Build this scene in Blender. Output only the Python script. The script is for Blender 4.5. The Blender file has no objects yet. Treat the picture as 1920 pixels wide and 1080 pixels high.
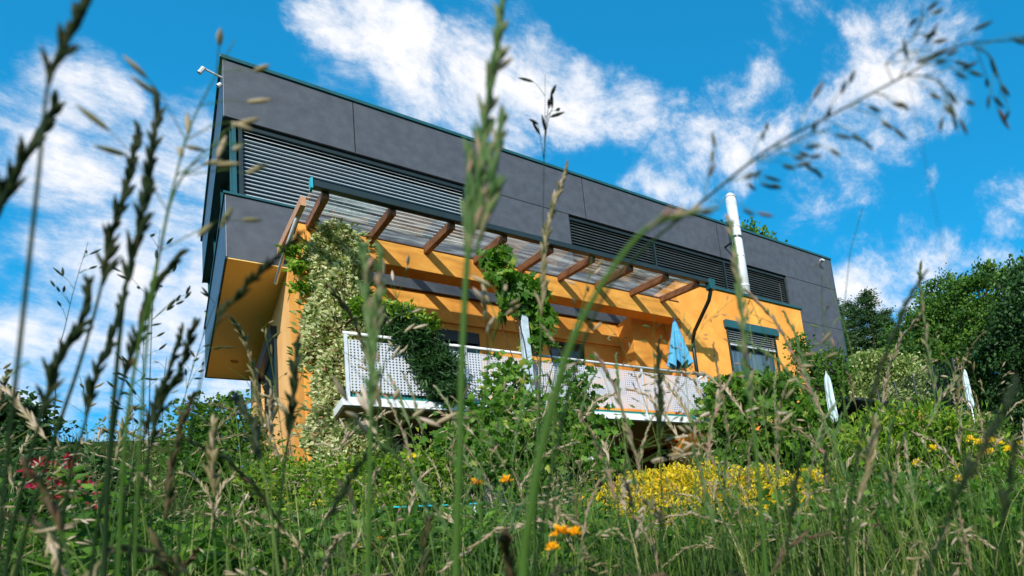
import bpy, math, random
import numpy as np
from mathutils import Vector, Matrix
random.seed(7); rng = np.random.default_rng(11)
SC = bpy.context.scene
COL = SC.collection

# ------------------------------------------------------------------ camera
# surveyed from the photograph's three vanishing points (a shift lens / off-centre crop)
FPX, PX, PY_ = 1200.97, 1487.60, 864.85
def nrm(v): v = np.array(v, float); return v/np.linalg.norm(v)
dX = nrm((2692-PX, 865-PY_, FPX)); dU = nrm((291-PX, -6543-PY_, FPX)); dY = np.cross(dU, dX)
R = np.array([dX, dY, dU]); CAM = np.array([0, 0, 0.35])
def ray(x, y): return R @ np.array([x-PX, y-PY_, FPX])
def P(x, y, d): return CAM + ray(x, y)/FPX*d           # point seen at (x, y) at depth d metres
def atY(x, y, Y): r = ray(x, y); return CAM + r*(Y-CAM[1])/r[1]
cd = bpy.data.cameras.new('camera'); cam = bpy.data.objects.new('camera', cd); COL.objects.link(cam)
M = Matrix.Identity(4)
for i in range(3):
    M[i][0] = R[i, 0]; M[i][1] = -R[i, 1]; M[i][2] = -R[i, 2]; M[i][3] = CAM[i]
cam.matrix_world = M
cd.sensor_width = 36; cd.lens = 36*FPX/1920
cd.shift_x = -(PX-960)/1920; cd.shift_y = (PY_-540)/1920
cd.clip_start = 0.02; cd.clip_end = 2000
cd.dof.use_dof = True; cd.dof.focus_distance = 8.0; cd.dof.aperture_fstop = 5.4
SC.camera = cam

# ------------------------------------------------------------------ sky and sun
SC.view_settings.view_transform = 'Standard'; SC.view_settings.look = 'None'
SC.view_settings.gamma = 1; SC.view_settings.exposure = 0.35
sun_dir = nrm((-0.50, -0.70, 0.44))
el = math.asin(sun_dir[2]); az = math.atan2(sun_dir[0], sun_dir[1])
W = bpy.data.worlds.new("World"); SC.world = W; W.use_nodes = True
nt = W.node_tree; N = nt.nodes; L = nt.links; N.clear()
def nd(tree, t, **k):
    n = tree.nodes.new(t)
    for a, b in k.items(): setattr(n, a, b)
    return n
out = nd(nt, 'ShaderNodeOutputWorld'); bg = nd(nt, 'ShaderNodeBackground'); bg.inputs[1].default_value = 0.1
L.new(bg.outputs[0], out.inputs[0])
sky = nd(nt, 'ShaderNodeTexSky', sky_type='NISHITA'); sky.sun_disc = False
sky.sun_elevation = el; sky.sun_rotation = az; sky.air_density = 1.0; sky.dust_density = 0.3; sky.ozone_density = 3.0
tintn = nd(nt, 'ShaderNodeMix', data_type='RGBA', blend_type='MULTIPLY'); tintn.inputs[0].default_value = 1
tintn.inputs[7].default_value = (0.13, 1.95, 2.95, 1)
gmn = nd(nt, 'ShaderNodeGamma'); gmn.inputs[1].default_value = .6; L.new(sky.outputs[0], gmn.inputs[0]); L.new(gmn.outputs[0], tintn.inputs[6])
tc = nd(nt, 'ShaderNodeTexCoord')
def mth(op, a, b=None, c=None, tree=nt):
    n = nd(tree, 'ShaderNodeMath', operation=op)
    for i, v in enumerate((a, b, c)):
        if v is None: continue
        if isinstance(v, (int, float)): n.inputs[i].default_value = v
        else: tree.links.new(v, n.inputs[i])
    return n.outputs[0]
def vmth(op, a, b, tree=nt):
    n = nd(tree, 'ShaderNodeVectorMath', operation=op); tree.links.new(a, n.inputs[0])
    if isinstance(b, tuple): n.inputs[1].default_value = b
    else: tree.links.new(b, n.inputs[1])
    return n
DIR = vmth('NORMALIZE', tc.outputs['Generated'], (0, 0, 0)).outputs[0]
def noise(tree, vec, scale, detail=6, rough=.55, dist=0., lac=2.):
    n = nd(tree, 'ShaderNodeTexNoise'); n.inputs['Scale'].default_value = scale; n.inputs['Detail'].default_value = detail
    n.inputs['Roughness'].default_value = rough; n.inputs['Distortion'].default_value = dist
    n.inputs['Lacunarity'].default_value = lac
    tree.links.new(vec, n.inputs['Vector']); return n
# warp directions a little so cloud edges are ragged
wn = noise(nt, DIR, 7, 5, .65)
wsub = vmth('SUBTRACT', wn.outputs['Color'], (.5, .5, .5)); wsc = nd(nt, 'ShaderNodeVectorMath', operation='SCALE')
L.new(wsub.outputs[0], wsc.inputs[0]); wsc.inputs['Scale'].default_value = .08
WD = vmth('NORMALIZE', vmth('ADD', DIR, wsc.outputs[0]).outputs[0], (0, 0, 0)).outputs[0]
blobs = [ # centre x, y, radius (a survey of where the clouds stood), weight
 (60,240,110,.8),(150,190,110,.9),(215,185,60,.7),(120,330,140,.95),(230,370,150,1),(350,300,120,.85),(380,400,160,1),(240,480,190,1),
 (60,560,190,.75),(300,620,230,1),(300,520,150,1),(180,560,150,1),(60,640,150,1),(380,620,150,1),(60,700,190,1),(330,800,200,.95),(160,640,200,.9),(-60,420,160,.6),(350,180,60,.5),(250,900,160,.8),
 (632,55,60,.85),(690,15,60,.5),(765,55,60,.6),(930,50,130,.85),(1000,95,80,.85),(880,20,90,.7),(735,115,60,.7),(800,170,150,.95),(640,160,80,.8),
 (900,200,140,1),(850,130,120,.8),(900,110,110,.9),(960,170,110,.8),(1120,210,80,.8),(1080,190,100,.95),(1010,175,90,.9),(1180,215,90,.85),(1250,225,70,.7),(1420,215,110,.95),(1350,215,70,.8),(1340,280,100,1),(1260,330,90,1),(1210,360,60,.8),(1230,245,90,.7),
 (1490,20,90,.62),(1440,85,70,.55),(1650,120,150,.66),(1740,180,120,.66),(1600,190,110,.6),(1680,240,90,.6),(1760,50,120,.58),(1560,250,110,.5),
 (1510,360,90,.48),(1580,330,90,.46),(1340,375,70,.62),(1720,455,70,.5),(1880,395,75,.72),(1900,370,60,.6),(1740,345,30,.5),(1790,430,40,.4),
 (1740,540,130,.85),(1620,560,120,.8),(1860,520,90,.7),(1560,590,120,.8),(1960,540,120,.8)]
acc = None
for (bx, by, br, w) in blobs:
    if by < 130 and br <= 60: w = 1; br *= 1.15
    elif 560 < bx < 1460: w *= .88; br *= .92
    elif bx > 1460: w = min(1, w*1.22)
    c = nrm(ray(bx, by)); e = nrm(ray(bx+br*.7, by-br*.7)); co = float(c @ e)
    ang = math.acos(co)
    d = vmth('DOT_PRODUCT', WD, tuple(c)).outputs['Value']
    mr = nd(nt, 'ShaderNodeMapRange', interpolation_type='SMOOTHSTEP'); L.new(d, mr.inputs[0])
    mr.inputs[1].default_value = math.cos(ang*1.35); mr.inputs[2].default_value = math.cos(ang*.05)
    mr.inputs[3].default_value = 0; mr.inputs[4].default_value = w
    acc = mr.outputs[0] if acc is None else mth('MAXIMUM', acc, mr.outputs[0])
# unseen cloud added behind and above the camera to whiten the fill light
vc = nrm(ray(960, 540)); dv = vmth('DOT_PRODUCT', WD, tuple(vc)).outputs['Value']
mrr = nd(nt, 'ShaderNodeMapRange', interpolation_type='SMOOTHSTEP'); L.new(dv, mrr.inputs[0])
mrr.inputs[1].default_value = .42; mrr.inputs[2].default_value = .12; mrr.inputs[3].default_value = 0; mrr.inputs[4].default_value = .85
acc = mth('MAXIMUM', acc, mrr.outputs[0])
mp = nd(nt, 'ShaderNodeMapping'); L.new(DIR, mp.inputs[0])
# streaks run across the right-hand sky: stretch the fine noise along one direction
mp.inputs['Rotation'].default_value = (0.3, 0.5, -0.6); mp.inputs['Scale'].default_value = (1.0, 1.7, 2.3)
n1 = noise(nt, mp.outputs[0], 4.2, 10, .66, .3); n2 = noise(nt, DIR, 22, 6, .65, .2)
dens = mth('ADD', acc, mth('MULTIPLY', mth('SUBTRACT', n1.outputs['Fac'], .5), 2.3))
dens = mth('ADD', dens, mth('MULTIPLY', mth('SUBTRACT', n2.outputs['Fac'], .5), 1.0))
mr = nd(nt, 'ShaderNodeMapRange', interpolation_type='SMOOTHSTEP'); L.new(dens, mr.inputs[0])
mr.inputs[1].default_value = .38; mr.inputs[2].default_value = 1.30
cr = nd(nt, 'ShaderNodeMapRange', interpolation_type='SMOOTHSTEP'); L.new(dens, cr.inputs[0])
cr.inputs[1].default_value = .3; cr.inputs[2].default_value = 1.0
n3 = noise(nt, DIR, 9, 6, .6)
sh = mth('MULTIPLY', cr.outputs[0], mth('ADD', .55, mth('MULTIPLY', n3.outputs['Fac'], .75)))
cc = nd(nt, 'ShaderNodeMix', data_type='RGBA'); L.new(sh, cc.inputs[0])
cc.inputs[6].default_value = (4.9, 6.3, 8.0, 1); cc.inputs[7].default_value = (8.4, 8.3, 8.5, 1)
mixc = nd(nt, 'ShaderNodeMix', data_type='RGBA'); L.new(mth('POWER', mr.outputs[0], 1.35), mixc.inputs[0])
L.new(tintn.outputs[2], mixc.inputs[6]); L.new(cc.outputs[2], mixc.inputs[7]); L.new(mixc.outputs[2], bg.inputs[0])

sd = bpy.data.lights.new('sun', 'SUN'); sd.energy = 4.3; sd.angle = math.radians(1.0); sd.color = (1, .95, .86)
so = bpy.data.objects.new('sun', sd); COL.objects.link(so)
so.rotation_euler = Vector(tuple(sun_dir)).to_track_quat('Z', 'Y').to_euler()

# ------------------------------------------------------------------ helpers
def tag(o, label=None, cat=None, group=None, kind=None):
    for k, v in (('label', label), ('category', cat), ('group', group), ('kind', kind)):
        if v: o[k] = v
    return o
def empty(name, loc, label, cat, group=None):
    o = bpy.data.objects.new(name, None); COL.objects.link(o); o.location = tuple(float(v) for v in loc)
    o.empty_display_size = .1
    return tag(o, label, cat, group)
def link(name, me, mat, parent=None):
    o = bpy.data.objects.new(name, me); COL.objects.link(o)
    if mat: me.materials.append(mat)
    if parent:
        o.parent = parent; g = parent; off = Vector((0, 0, 0))
        while g: off += g.location; g = g.parent
        o.location = -off
    return o
class MB:
    def __init__(s): s.v = []; s.f = []; s.t = []
    def box(s, x0, x1, y0, y1, z0, z1):
        i = len(s.v); s.v += [(x, y, z) for z in (z0, z1) for y in (y0, y1) for x in (x0, x1)]
        s.f += [tuple(i+k for k in q) for q in ((0,2,3,1),(4,5,7,6),(0,1,5,4),(2,6,7,3),(0,4,6,2),(1,3,7,5))]; return s
    def obox(s, c, ax, ay, az):     # oriented box: centre + half-axis vectors
        c, ax, ay, az = (np.array(q, float) for q in (c, ax, ay, az)); i = len(s.v)
        s.v += [tuple(c+a*ax+b*ay+d*az) for d in (-1,1) for b in (-1,1) for a in (-1,1)]
        s.f += [tuple(i+k for k in q) for q in ((0,2,3,1),(4,5,7,6),(0,1,5,4),(2,6,7,3),(0,4,6,2),(1,3,7,5))]; return s
    def tube(s, pts, rad, n=8, cap=True, t=None):
        pts = [np.array(p, float) for p in pts]; m = len(pts)
        if not hasattr(rad, '__len__'): rad = [rad]*m
        up = np.array([.31, .17, .93]); i0 = len(s.v)
        for k in range(m):
            d = pts[min(k+1, m-1)]-pts[max(k-1, 0)]; d = d/(np.linalg.norm(d)+1e-9)
            a = np.cross(d, up); 
            if np.linalg.norm(a) < .1: a = np.cross(d, [1, 0, 0])
            a /= np.linalg.norm(a); b = np.cross(d, a)
            for j in range(n):
                q = 2*math.pi*j/n; s.v.append(tuple(pts[k]+rad[k]*(math.cos(q)*a+math.sin(q)*b)))
        for k in range(m-1):
            for j in range(n):
                s.f.append((i0+k*n+j, i0+k*n+(j+1) % n, i0+(k+1)*n+(j+1) % n, i0+(k+1)*n+j))
        if cap:
            s.f.append(tuple(i0+j for j in range(n))[::-1]); s.f.append(tuple(i0+(m-1)*n+j for j in range(n)))
        if t is not None: s.t += [t]*(len(s.f)-len(s.t))
        return s
    def spindle(s, p0, p1, r, t=.5, n=5):
        p0 = np.array(p0, float); p1 = np.array(p1, float)
        s.tube([p0, p0+(p1-p0)*.22, p0+(p1-p0)*.55, p0+(p1-p0)*.82, p1], [r*.25, r*.85, r, r*.55, r*.04], n, False)
        s.t += [t]*(len(s.f)-len(s.t)); return s
    def build(s, name, mat, parent=None, smooth=False, bevel=0):
        me = bpy.data.meshes.new(name); me.from_pydata(s.v, [], s.f); me.validate()
        if len(s.t) == len(me.polygons) and s.t:
            a = me.attributes.new('tint', 'FLOAT', 'FACE'); a.data.foreach_set('value', np.array(s.t, np.float32))
        if smooth: me.polygons.foreach_set('use_smooth', np.ones(len(me.polygons), bool))
        o = link(name, me, mat, parent)
        if bevel:
            b = o.modifiers.new('bevel', 'BEVEL'); b.width = bevel; b.segments = 2; b.limit_method = 'ANGLE'
        return o
def npmesh(name, V, F, tint, mat, parent=None, smooth=False):
    """V (n,3); F (m,k) faces of equal size; tint (m,)"""
    me = bpy.data.meshes.new(name); V = np.ascontiguousarray(V, np.float32); F = np.ascontiguousarray(F, np.int32)
    me.vertices.add(len(V)); me.vertices.foreach_set('co', V.ravel())
    k = F.shape[1]; me.loops.add(F.size); me.loops.foreach_set('vertex_index', F.ravel())
    me.polygons.add(len(F)); me.polygons.foreach_set('loop_start', np.arange(0, F.size, k, dtype=np.int32))
    me.update(calc_edges=True)
    a = me.attributes.new('tint', 'FLOAT', 'FACE'); a.data.foreach_set('value', np.ascontiguousarray(tint, np.float32))
    if smooth: me.polygons.foreach_set('use_smooth', np.ones(len(F), bool))
    return link(name, me, mat, parent)
def unit(a): return a/(np.linalg.norm(a, axis=1, keepdims=True)+1e-9)
def leaves(name, C, D, Ls, Ws, tint, mat, parent=None, lobed=False, fold=.22, droop=.15):
    """leaf blades: C base points, D directions, Ls lengths, Ws widths"""
    n = len(C); D = unit(D); rv = rng.normal(size=(n, 3)); rv[:, 2] *= .35
    S = unit(np.cross(D, rv)); Nn = np.cross(S, D); Ls = np.broadcast_to(Ls, n)[:, None]; Ws = np.broadcast_to(Ws, n)[:, None]
    Nn = np.where(Nn[:, 2:3] < 0, -Nn, Nn)
    if not lobed:
        A = C; T = C+D*Ls; T[:, 2] -= (Ls[:, 0]*droop)
        m = C+D*Ls*.42
        B = m+S*Ws*.5+Nn*Ws*fold; E_ = m-S*Ws*.5+Nn*Ws*fold
        V = np.stack([A, B, T, E_], 1).reshape(-1, 3); i = np.arange(n)[:, None]*4
        F = np.concatenate([i+np.array([[0, 1, 2]]), i+np.array([[0, 2, 3]])], 1).reshape(-1, 3)
        return npmesh(name, V, F, np.repeat(tint, 2), mat, parent)
    # lobed (maple / vine shaped): fan of ten points
    prof = [(0, 0), (-.02, .30), (.25, .5), (.30, .28), (.72, .42), (.66, .18), (1, 0), (.66, -.18), (.72, -.42), (.30, -.28), (.25, -.5), (-.02, -.30)]
    vs = [C+D*Ls*(.35)+Nn*0]
    for (a, b) in prof:
        vs.append(C+D*Ls*a+S*Ws*b*1.15+Nn*Ws*abs(b)*fold - np.array([0, 0, 1])*(Ls*droop*a*a))
    V = np.stack(vs, 1).reshape(-1, 3); k = len(vs); i = np.arange(n)[:, None]*k
    F = np.concatenate([i+np.array([[0, q, q % (k-1)+1]]) for q in range(1, k)], 1).reshape(-1, 3)
    return npmesh(name, V, F, np.repeat(tint, k-1), mat, parent)

# ------------------------------------------------------------------ materials
def mat(name):
    m = bpy.data.materials.new(name); m.use_nodes = True; t = m.node_tree
    return m, t, t.nodes['Principled BSDF']
def rgba(c): return (c[0], c[1], c[2], 1)
def mottled(name, c1, c2, scale=3, rough=.8, spec=.3, bump=.0, bscale=60, c3=None, metal=0, stretch=(1, 1, 1)):
    m, t, b = mat(name); co = nd(t, 'ShaderNodeTexCoord'); mp = nd(t, 'ShaderNodeMapping'); t.links.new(co.outputs['Object'], mp.inputs[0])
    mp.inputs['Scale'].default_value = stretch
    n = noise(t, mp.outputs[0], scale, 8, .62); r = nd(t, 'ShaderNodeValToRGB'); t.links.new(n.outputs['Fac'], r.inputs[0])
    r.color_ramp.elements[0].position = .32; r.color_ramp.elements[1].position = .68
    r.color_ramp.elements[0].color = rgba(c1); r.color_ramp.elements[1].color = rgba(c2)
    colo = r.outputs[0]
    if c3:
        n2 = noise(t, mp.outputs[0], scale*7, 4, .6); mr = nd(t, 'ShaderNodeMapRange'); t.links.new(n2.outputs['Fac'], mr.inputs[0])
        mr.inputs[1].default_value = .5; mr.inputs[2].default_value = .75; mr.inputs[4].default_value = .6
        mx = nd(t, 'ShaderNodeMix', data_type='RGBA'); t.links.new(mr.outputs[0], mx.inputs[0]); t.links.new(colo, mx.inputs[6]); mx.inputs[7].default_value = rgba(c3); colo = mx.outputs[2]
    t.links.new(colo, b.inputs['Base Color']); b.inputs['Roughness'].default_value = rough
    b.inputs['Specular IOR Level'].default_value = spec; b.inputs['Metallic'].default_value = metal
    if bump:
        nb = noise(t, co.outputs['Object'], bscale, 4, .6); bp = nd(t, 'ShaderNodeBump'); bp.inputs['Strength'].default_value = bump
        bp.inputs['Distance'].default_value = .01; t.links.new(nb.outputs['Fac'], bp.inputs['Height']); t.links.new(bp.outputs[0], b.inputs['Normal'])
    return m
def leafmat(name, stops, transl=.3, rough=.5, spec=.25):
    m, t, b = mat(name); at = nd(t, 'ShaderNodeAttribute', attribute_name='tint'); r = nd(t, 'ShaderNodeValToRGB')
    t.links.new(at.outputs['Fac'], r.inputs[0]); e = r.color_ramp.elements
    while len(e) < len(stops): e.new(.5)
    for k, (p_, c) in enumerate(stops): e[k].position = p_; e[k].color = rgba(c)
    t.links.new(r.outputs[0], b.inputs['Base Color']); b.inputs['Roughness'].default_value = rough; b.inputs['Specular IOR Level'].default_value = spec
    tr = nd(t, 'ShaderNodeBsdfTranslucent'); mx = nd(t, 'ShaderNodeMixShader'); mx.inputs[0].default_value = transl
    g = nd(t, 'ShaderNodeMix', data_type='RGBA', blend_type='MULTIPLY'); g.inputs[0].default_value = 1; g.inputs[7].default_value = (1.3, 1.5, .5, 1)
    t.links.new(r.outputs[0], g.inputs[6]); t.links.new(g.outputs[2], tr.inputs[0])
    t.links.new(b.outputs[0], mx.inputs[1]); t.links.new(tr.outputs[0], mx.inputs[2])
    t.links.new(mx.outputs[0], t.nodes['Material Output'].inputs[0]); return m
ORANGE = mottled('orange_render', (.64, .245, .042), (.86, .405, .085), 1.6, .9, .15, .5, 110, (.66, .27, .06))
ORANGE_PALE = mottled('pale_orange_render', (.72, .36, .12), (.86, .48, .18), 1.2, .9, .15, .3, 90)  # paler orange for the left side wall
SOFFIT = mottled('ochre_soffit', (.76, .52, .19), (.80, .56, .22), 1.0, .9, .12)
GRAY = mottled('charcoal_cladding', (.046, .052, .066), (.072, .082, .100), 5.5, .42, .5, .08, 40, (.056, .058, .068))
TEAL = mottled('dark_teal_metal', (.004, .060, .075), (.007, .085, .10), 6, .35, .5)
TEALD = mottled('black_green_metal', (.006, .016, .018), (.01, .024, .026), 6, .35, .5)
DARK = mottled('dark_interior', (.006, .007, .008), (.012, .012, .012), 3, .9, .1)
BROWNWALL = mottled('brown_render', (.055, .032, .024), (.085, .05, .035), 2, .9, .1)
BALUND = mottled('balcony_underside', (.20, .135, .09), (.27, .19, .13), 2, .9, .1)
WHITE = mottled('white_paint', (.62, .64, .66), (.74, .75, .76), 5, .45, .4)
ALU = mottled('aluminium', (.55, .57, .60), (.68, .70, .72), 8, .38, .5, metal=.35)
STEEL = mottled('stainless_steel', (.70, .71, .72), (.84, .84, .84), 6, .38, .5, metal=.25, stretch=(1, 1, .3))
SLAT = mottled('light_slat', (.34, .38, .40), (.46, .50, .52), 4, .4, .5)
SLATD = mottled('dark_slat', (.045, .06, .062), (.07, .085, .088), 4, .4, .5)
WOOD = mottled('stained_timber', (.13, .045, .018), (.34, .14, .06), 9, .6, .3, .3, 60, (.06, .02, .01), stretch=(3, .5, 3))
WOODPALE = mottled('pale_timber', (.45, .22, .12), (.58, .32, .18), 8, .6, .3)
BLUE = mottled('sky_blue_canvas', (.07, .30, .50), (.11, .38, .58), 12, .85, .1)
WHITECLOTH = mottled('white_canvas', (.48, .60, .66), (.58, .70, .76), 10, .85, .1)
CLAY = mottled('terracotta', (.32, .13, .07), (.42, .18, .10), 9, .8, .2)
BARK = mottled('bark', (.035, .024, .016), (.10, .065, .04), 14, .9, .1, .5, 30)
BARKRED = mottled('pine_bark', (.16, .07, .035), (.30, .14, .07), 9, .9, .1, .5, 30)
m, t, b = mat('window_glass'); GLASS = m
b.inputs['Base Color'].default_value = (.012, .03, .04, 1); b.inputs['Roughness'].default_value = .06; b.inputs['Specular IOR Level'].default_value = .9
m, t, b = mat('curtained_glass'); GLASSC = m
co = nd(t, 'ShaderNodeTexCoord'); mp = nd(t, 'ShaderNodeMapping'); t.links.new(co.outputs['Object'], mp.inputs[0]); mp.inputs['Scale'].default_value = (9, 1, .35)
n = noise(t, mp.outputs[0], 2.2, 4, .6); r = nd(t, 'ShaderNodeValToRGB'); t.links.new(n.outputs['Fac'], r.inputs[0])
r.color_ramp.elements[0].position = .35; r.color_ramp.elements[0].color = (.012, .04, .06, 1); r.color_ramp.elements[1].position = .7; r.color_ramp.elements[1].color = (.07, .14, .19, 1)
t.links.new(r.outputs[0], b.inputs['Base Color']); b.inputs['Roughness'].default_value = .12; b.inputs['Specular IOR Level'].default_value = .8
# pergola glazing: clear sheet with rain dirt and streaks
m, t, b = mat('roof_glazing'); GLAZE = m
co = nd(t, 'ShaderNodeTexCoord'); mp = nd(t, 'ShaderNodeMapping'); t.links.new(co.outputs['Object'], mp.inputs[0]); mp.inputs['Scale'].default_value = (.7, 3.2, 1)
n = noise(t, mp.outputs[0], 2.1, 6, .6, .3); mr = nd(t, 'ShaderNodeMapRange'); t.links.new(n.outputs['Fac'], mr.inputs[0])
mr.inputs[1].default_value = .45; mr.inputs[2].default_value = .75; mr.inputs[3].default_value = .01; mr.inputs[4].default_value = .30
tr = nd(t, 'ShaderNodeBsdfTransparent'); tr.inputs[0].default_value = (.94, .97, .97, 1)
df = nd(t, 'ShaderNodeBsdfTranslucent'); df.inputs[0].default_value = (.85, .86, .80, 1)
gl = nd(t, 'ShaderNodeBsdfGlossy'); gl.inputs['Roughness'].default_value = .06; lw = nd(t, 'ShaderNodeLayerWeight'); fr_o = mth('ADD', .04, mth('MULTIPLY', mth('POWER', lw.outputs['Facing'], 4, tree=t), .45, tree=t), tree=t)
a_ = nd(t, 'ShaderNodeMixShader'); t.links.new(mr.outputs[0], a_.inputs[0]); t.links.new(tr.outputs[0], a_.inputs[1]); t.links.new(df.outputs[0], a_.inputs[2])
c_ = nd(t, 'ShaderNodeMixShader'); t.links.new(fr_o, c_.inputs[0]); t.links.new(a_.outputs[0], c_.inputs[1]); t.links.new(gl.outputs[0], c_.inputs[2])
t.links.new(c_.outputs[0], t.nodes['Material Output'].inputs[0])
# perforated sheet: rows of round holes through white sheet metal
m, t, b = mat('perforated_sheet'); PERF = m
co = nd(t, 'ShaderNodeTexCoord'); sp = nd(t, 'ShaderNodeSeparateXYZ'); t.links.new(co.outputs['Object'], sp.inputs[0])
pit = .042
hx = mth('ADD', sp.outputs[0], sp.outputs[1], tree=t)
fx = mth('SUBTRACT', mth('FRACT', mth('DIVIDE', hx, pit, tree=t), tree=t), .5, tree=t); fz = mth('SUBTRACT', mth('FRACT', mth('DIVIDE', sp.outputs[2], pit, tree=t), tree=t), .5, tree=t)
rr = mth('ADD', mth('MULTIPLY', fx, fx, tree=t), mth('MULTIPLY', fz, fz, tree=t), tree=t); hole = mth('LESS_THAN', rr, .30**2, tree=t)
b.inputs['Base Color'].default_value = (.50, .52, .58, 1); b.inputs['Roughness'].default_value = .5
tr = nd(t, 'ShaderNodeBsdfTransparent'); mx = nd(t, 'ShaderNodeMixShader'); t.links.new(hole, mx.inputs[0]); t.links.new(b.outputs[0], mx.inputs[1]); t.links.new(tr.outputs[0], mx.inputs[2])
t.links.new(mx.outputs[0], t.nodes['Material Output'].inputs[0])

IVY = leafmat('variegated_leaf', [(0, (.05, .10, .02)), (.3, (.16, .23, .06)), (.55, (.42, .46, .20)), (.8, (.62, .62, .36)), (.93, (.70, .68, .45)), (1, (.30, .15, .08))], .25)
LIME = leafmat('lime_leaf', [(0, (.05, .13, .008)), (.5, (.13, .25, .015)), (.85, (.26, .38, .03)), (1, (.45, .40, .05))], .38)
TREE = leafmat('tree_leaf', [(0, (.014, .05, .008)), (.5, (.05, .13, .016)), (1, (.16, .28, .035))], .3)
LAUREL = leafmat('laurel_leaf', [(0, (.012, .045, .006)), (.45, (.035, .11, .010)), (.8, (.12, .26, .018)), (1, (.30, .42, .04))], .35)
GREEN = leafmat('mid_green_leaf', [(0, (.02, .065, .008)), (.5, (.055, .145, .015)), (1, (.15, .28, .035))], .33)
VINE = leafmat('vine_leaf', [(0, (.035, .105, .012)), (.5, (.08, .19, .02)), (.85, (.17, .31, .035)), (1, (.34, .38, .06))], .4)
DKGREEN = leafmat('dark_green_leaf', [(0, (.010, .032, .010)), (.6, (.025, .075, .018)), (1, (.06, .14, .03))], .25)
NEEDLE = leafmat('needle', [(0, (.012, .04, .012)), (.6, (.03, .08, .02)), (1, (.075, .15, .03))], .15)
YELLOW = leafmat('golden_leaf', [(0, (.16, .22, .01)), (.14, (.45, .40, .012)), (.4, (.62, .47, .02)), (.8, (.82, .62, .04)), (1, (.80, .45, .05))], .35)
PALE = leafmat('pale_blossom_leaf', [(0, (.06, .12, .02)), (.45, (.16, .25, .05)), (.7, (.36, .42, .16)), (1, (.62, .62, .34))], .25)
GRASS = leafmat('meadow_blade', [(0, (.008, .026, .004)), (.42, (.024, .070, .009)), (.70, (.085, .17, .018)), (.86, (.24, .30, .05)), (1, (.48, .40, .22))], .38)
DRY = leafmat('dry_seed', [(0, (.10, .12, .03)), (.4, (.25, .21, .10)), (.8, (.44, .35, .22)), (1, (.58, .46, .36))], .3)
SEEDDK = leafmat('green_brown_seed', [(0, (.010, .026, .007)), (.5, (.028, .046, .012)), (.8, (.07, .065, .022)), (1, (.15, .09, .05))], .25)  # silhouette darkness of the near heads is put into the colour
SEEDPK = leafmat('green_pink_seed', [(0, (.06, .15, .04)), (.5, (.13, .22, .07)), (.8, (.30, .26, .15)), (1, (.50, .30, .24))], .35)
STEM = leafmat('grass_stem', [(0, (.014, .038, .008)), (.5, (.07, .15, .022)), (1, (.20, .24, .06))], .25)
FLOR = leafmat('orange_petal', [(0, (.80, .30, .01)), (.6, (.90, .45, .01)), (1, (.90, .60, .02))], .25)
FLYE = leafmat('yellow_petal', [(0, (.80, .52, .01)), (1, (.90, .72, .03))], .25)
RED = leafmat('crimson_petal', [(0, (.16, .005, .015)), (1, (.42, .012, .06))], .25)
WHITEF = leafmat('white_petal', [(0, (.6, .6, .6)), (1, (.8, .8, .8))], .25)
SOIL = mottled('meadow_soil', (.022, .035, .010), (.045, .065, .018), 2.5, .95, .05, .4, 25, (.05, .045, .02))

# ------------------------------------------------------------------ ground
def sstep(a, b, x): t_ = np.clip((x-a)/(b-a), 0, 1); return t_*t_*(3-2*t_)
def H(x, y):
    x = np.asarray(x, float); y = np.asarray(y, float)
    z = .15*np.minimum(y, 11) + .20*np.clip(x-10, 0, 60)*sstep(6, 22, y)*.9
    z = np.where(y < -6, -.9, z)
    z = z + .9*sstep(13, 20, x)*sstep(3, 10, y)
    z = z + (2.4*sstep(9.5, 15, y)*(1-sstep(.5, 1.52, x))) - .8*sstep(20, 60, y)*sstep(8, -15, x)
    return z + .04*np.sin(x*1.7+1)*np.cos(y*1.3) + .02*np.sin(x*4.1)*np.sin(y*3.7)
def axis(a, b, c, n1, n2):   # dense near, sparse far
    return np.concatenate([np.linspace(a, -4, n2, endpoint=False), np.linspace(-4, b, n1, endpoint=False), np.geomspace(b, c, n2)])
gx = axis(-800, 26, 1400, 90, 14); gy = axis(-400, 26, 1400, 90, 14)
X, Y = np.meshgrid(gx, gy); V = np.stack([X, Y, H(X, Y)], 2).reshape(-1, 3); nx = len(gx)
i = (np.arange(len(gy)-1)[:, None]*nx+np.arange(nx-1)[None, :]).ravel()[:, None]
F = np.concatenate([i, i+1, i+nx+1, i+nx], 1)
g = npmesh('ground', V, F, np.zeros(len(F)), SOIL, smooth=True); tag(g, 'sloping meadow ground under the grass, rising towards the house', 'ground', kind='structure')

# ------------------------------------------------------------------ the house
H0 = empty('house', (8, 12, 1.6), 'modern orange rendered house with a charcoal clad upper storey, louvred ribbon windows and a balcony', 'house')
def wall(mb, axis_, p0, p1, a0, a1, z0, z1, holes):
    """solid wall slab between planes p0..p1 with rectangular holes (a0,a1,z0,z1)"""
    xs = sorted({a0, a1, *[h[0] for h in holes], *[h[1] for h in holes]}); zs = sorted({z0, z1, *[h[2] for h in holes], *[h[3] for h in holes]})
    for xa, xb in zip(xs, xs[1:]):
        for za, zb in zip(zs, zs[1:]):
            cx, cz = (xa+xb)/2, (za+zb)/2
            if any(h[0] < cx < h[1] and h[2] < cz < h[3] for h in holes): continue
            if axis_ == 'y': mb.box(xa, xb, p0, p1, za, zb)
            else: mb.box(p0, p1, xa, xb, za, zb)
    return mb
GX0, GX1, GY0, GY1 = .78, 15.6, 12.14, 18.6
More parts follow.
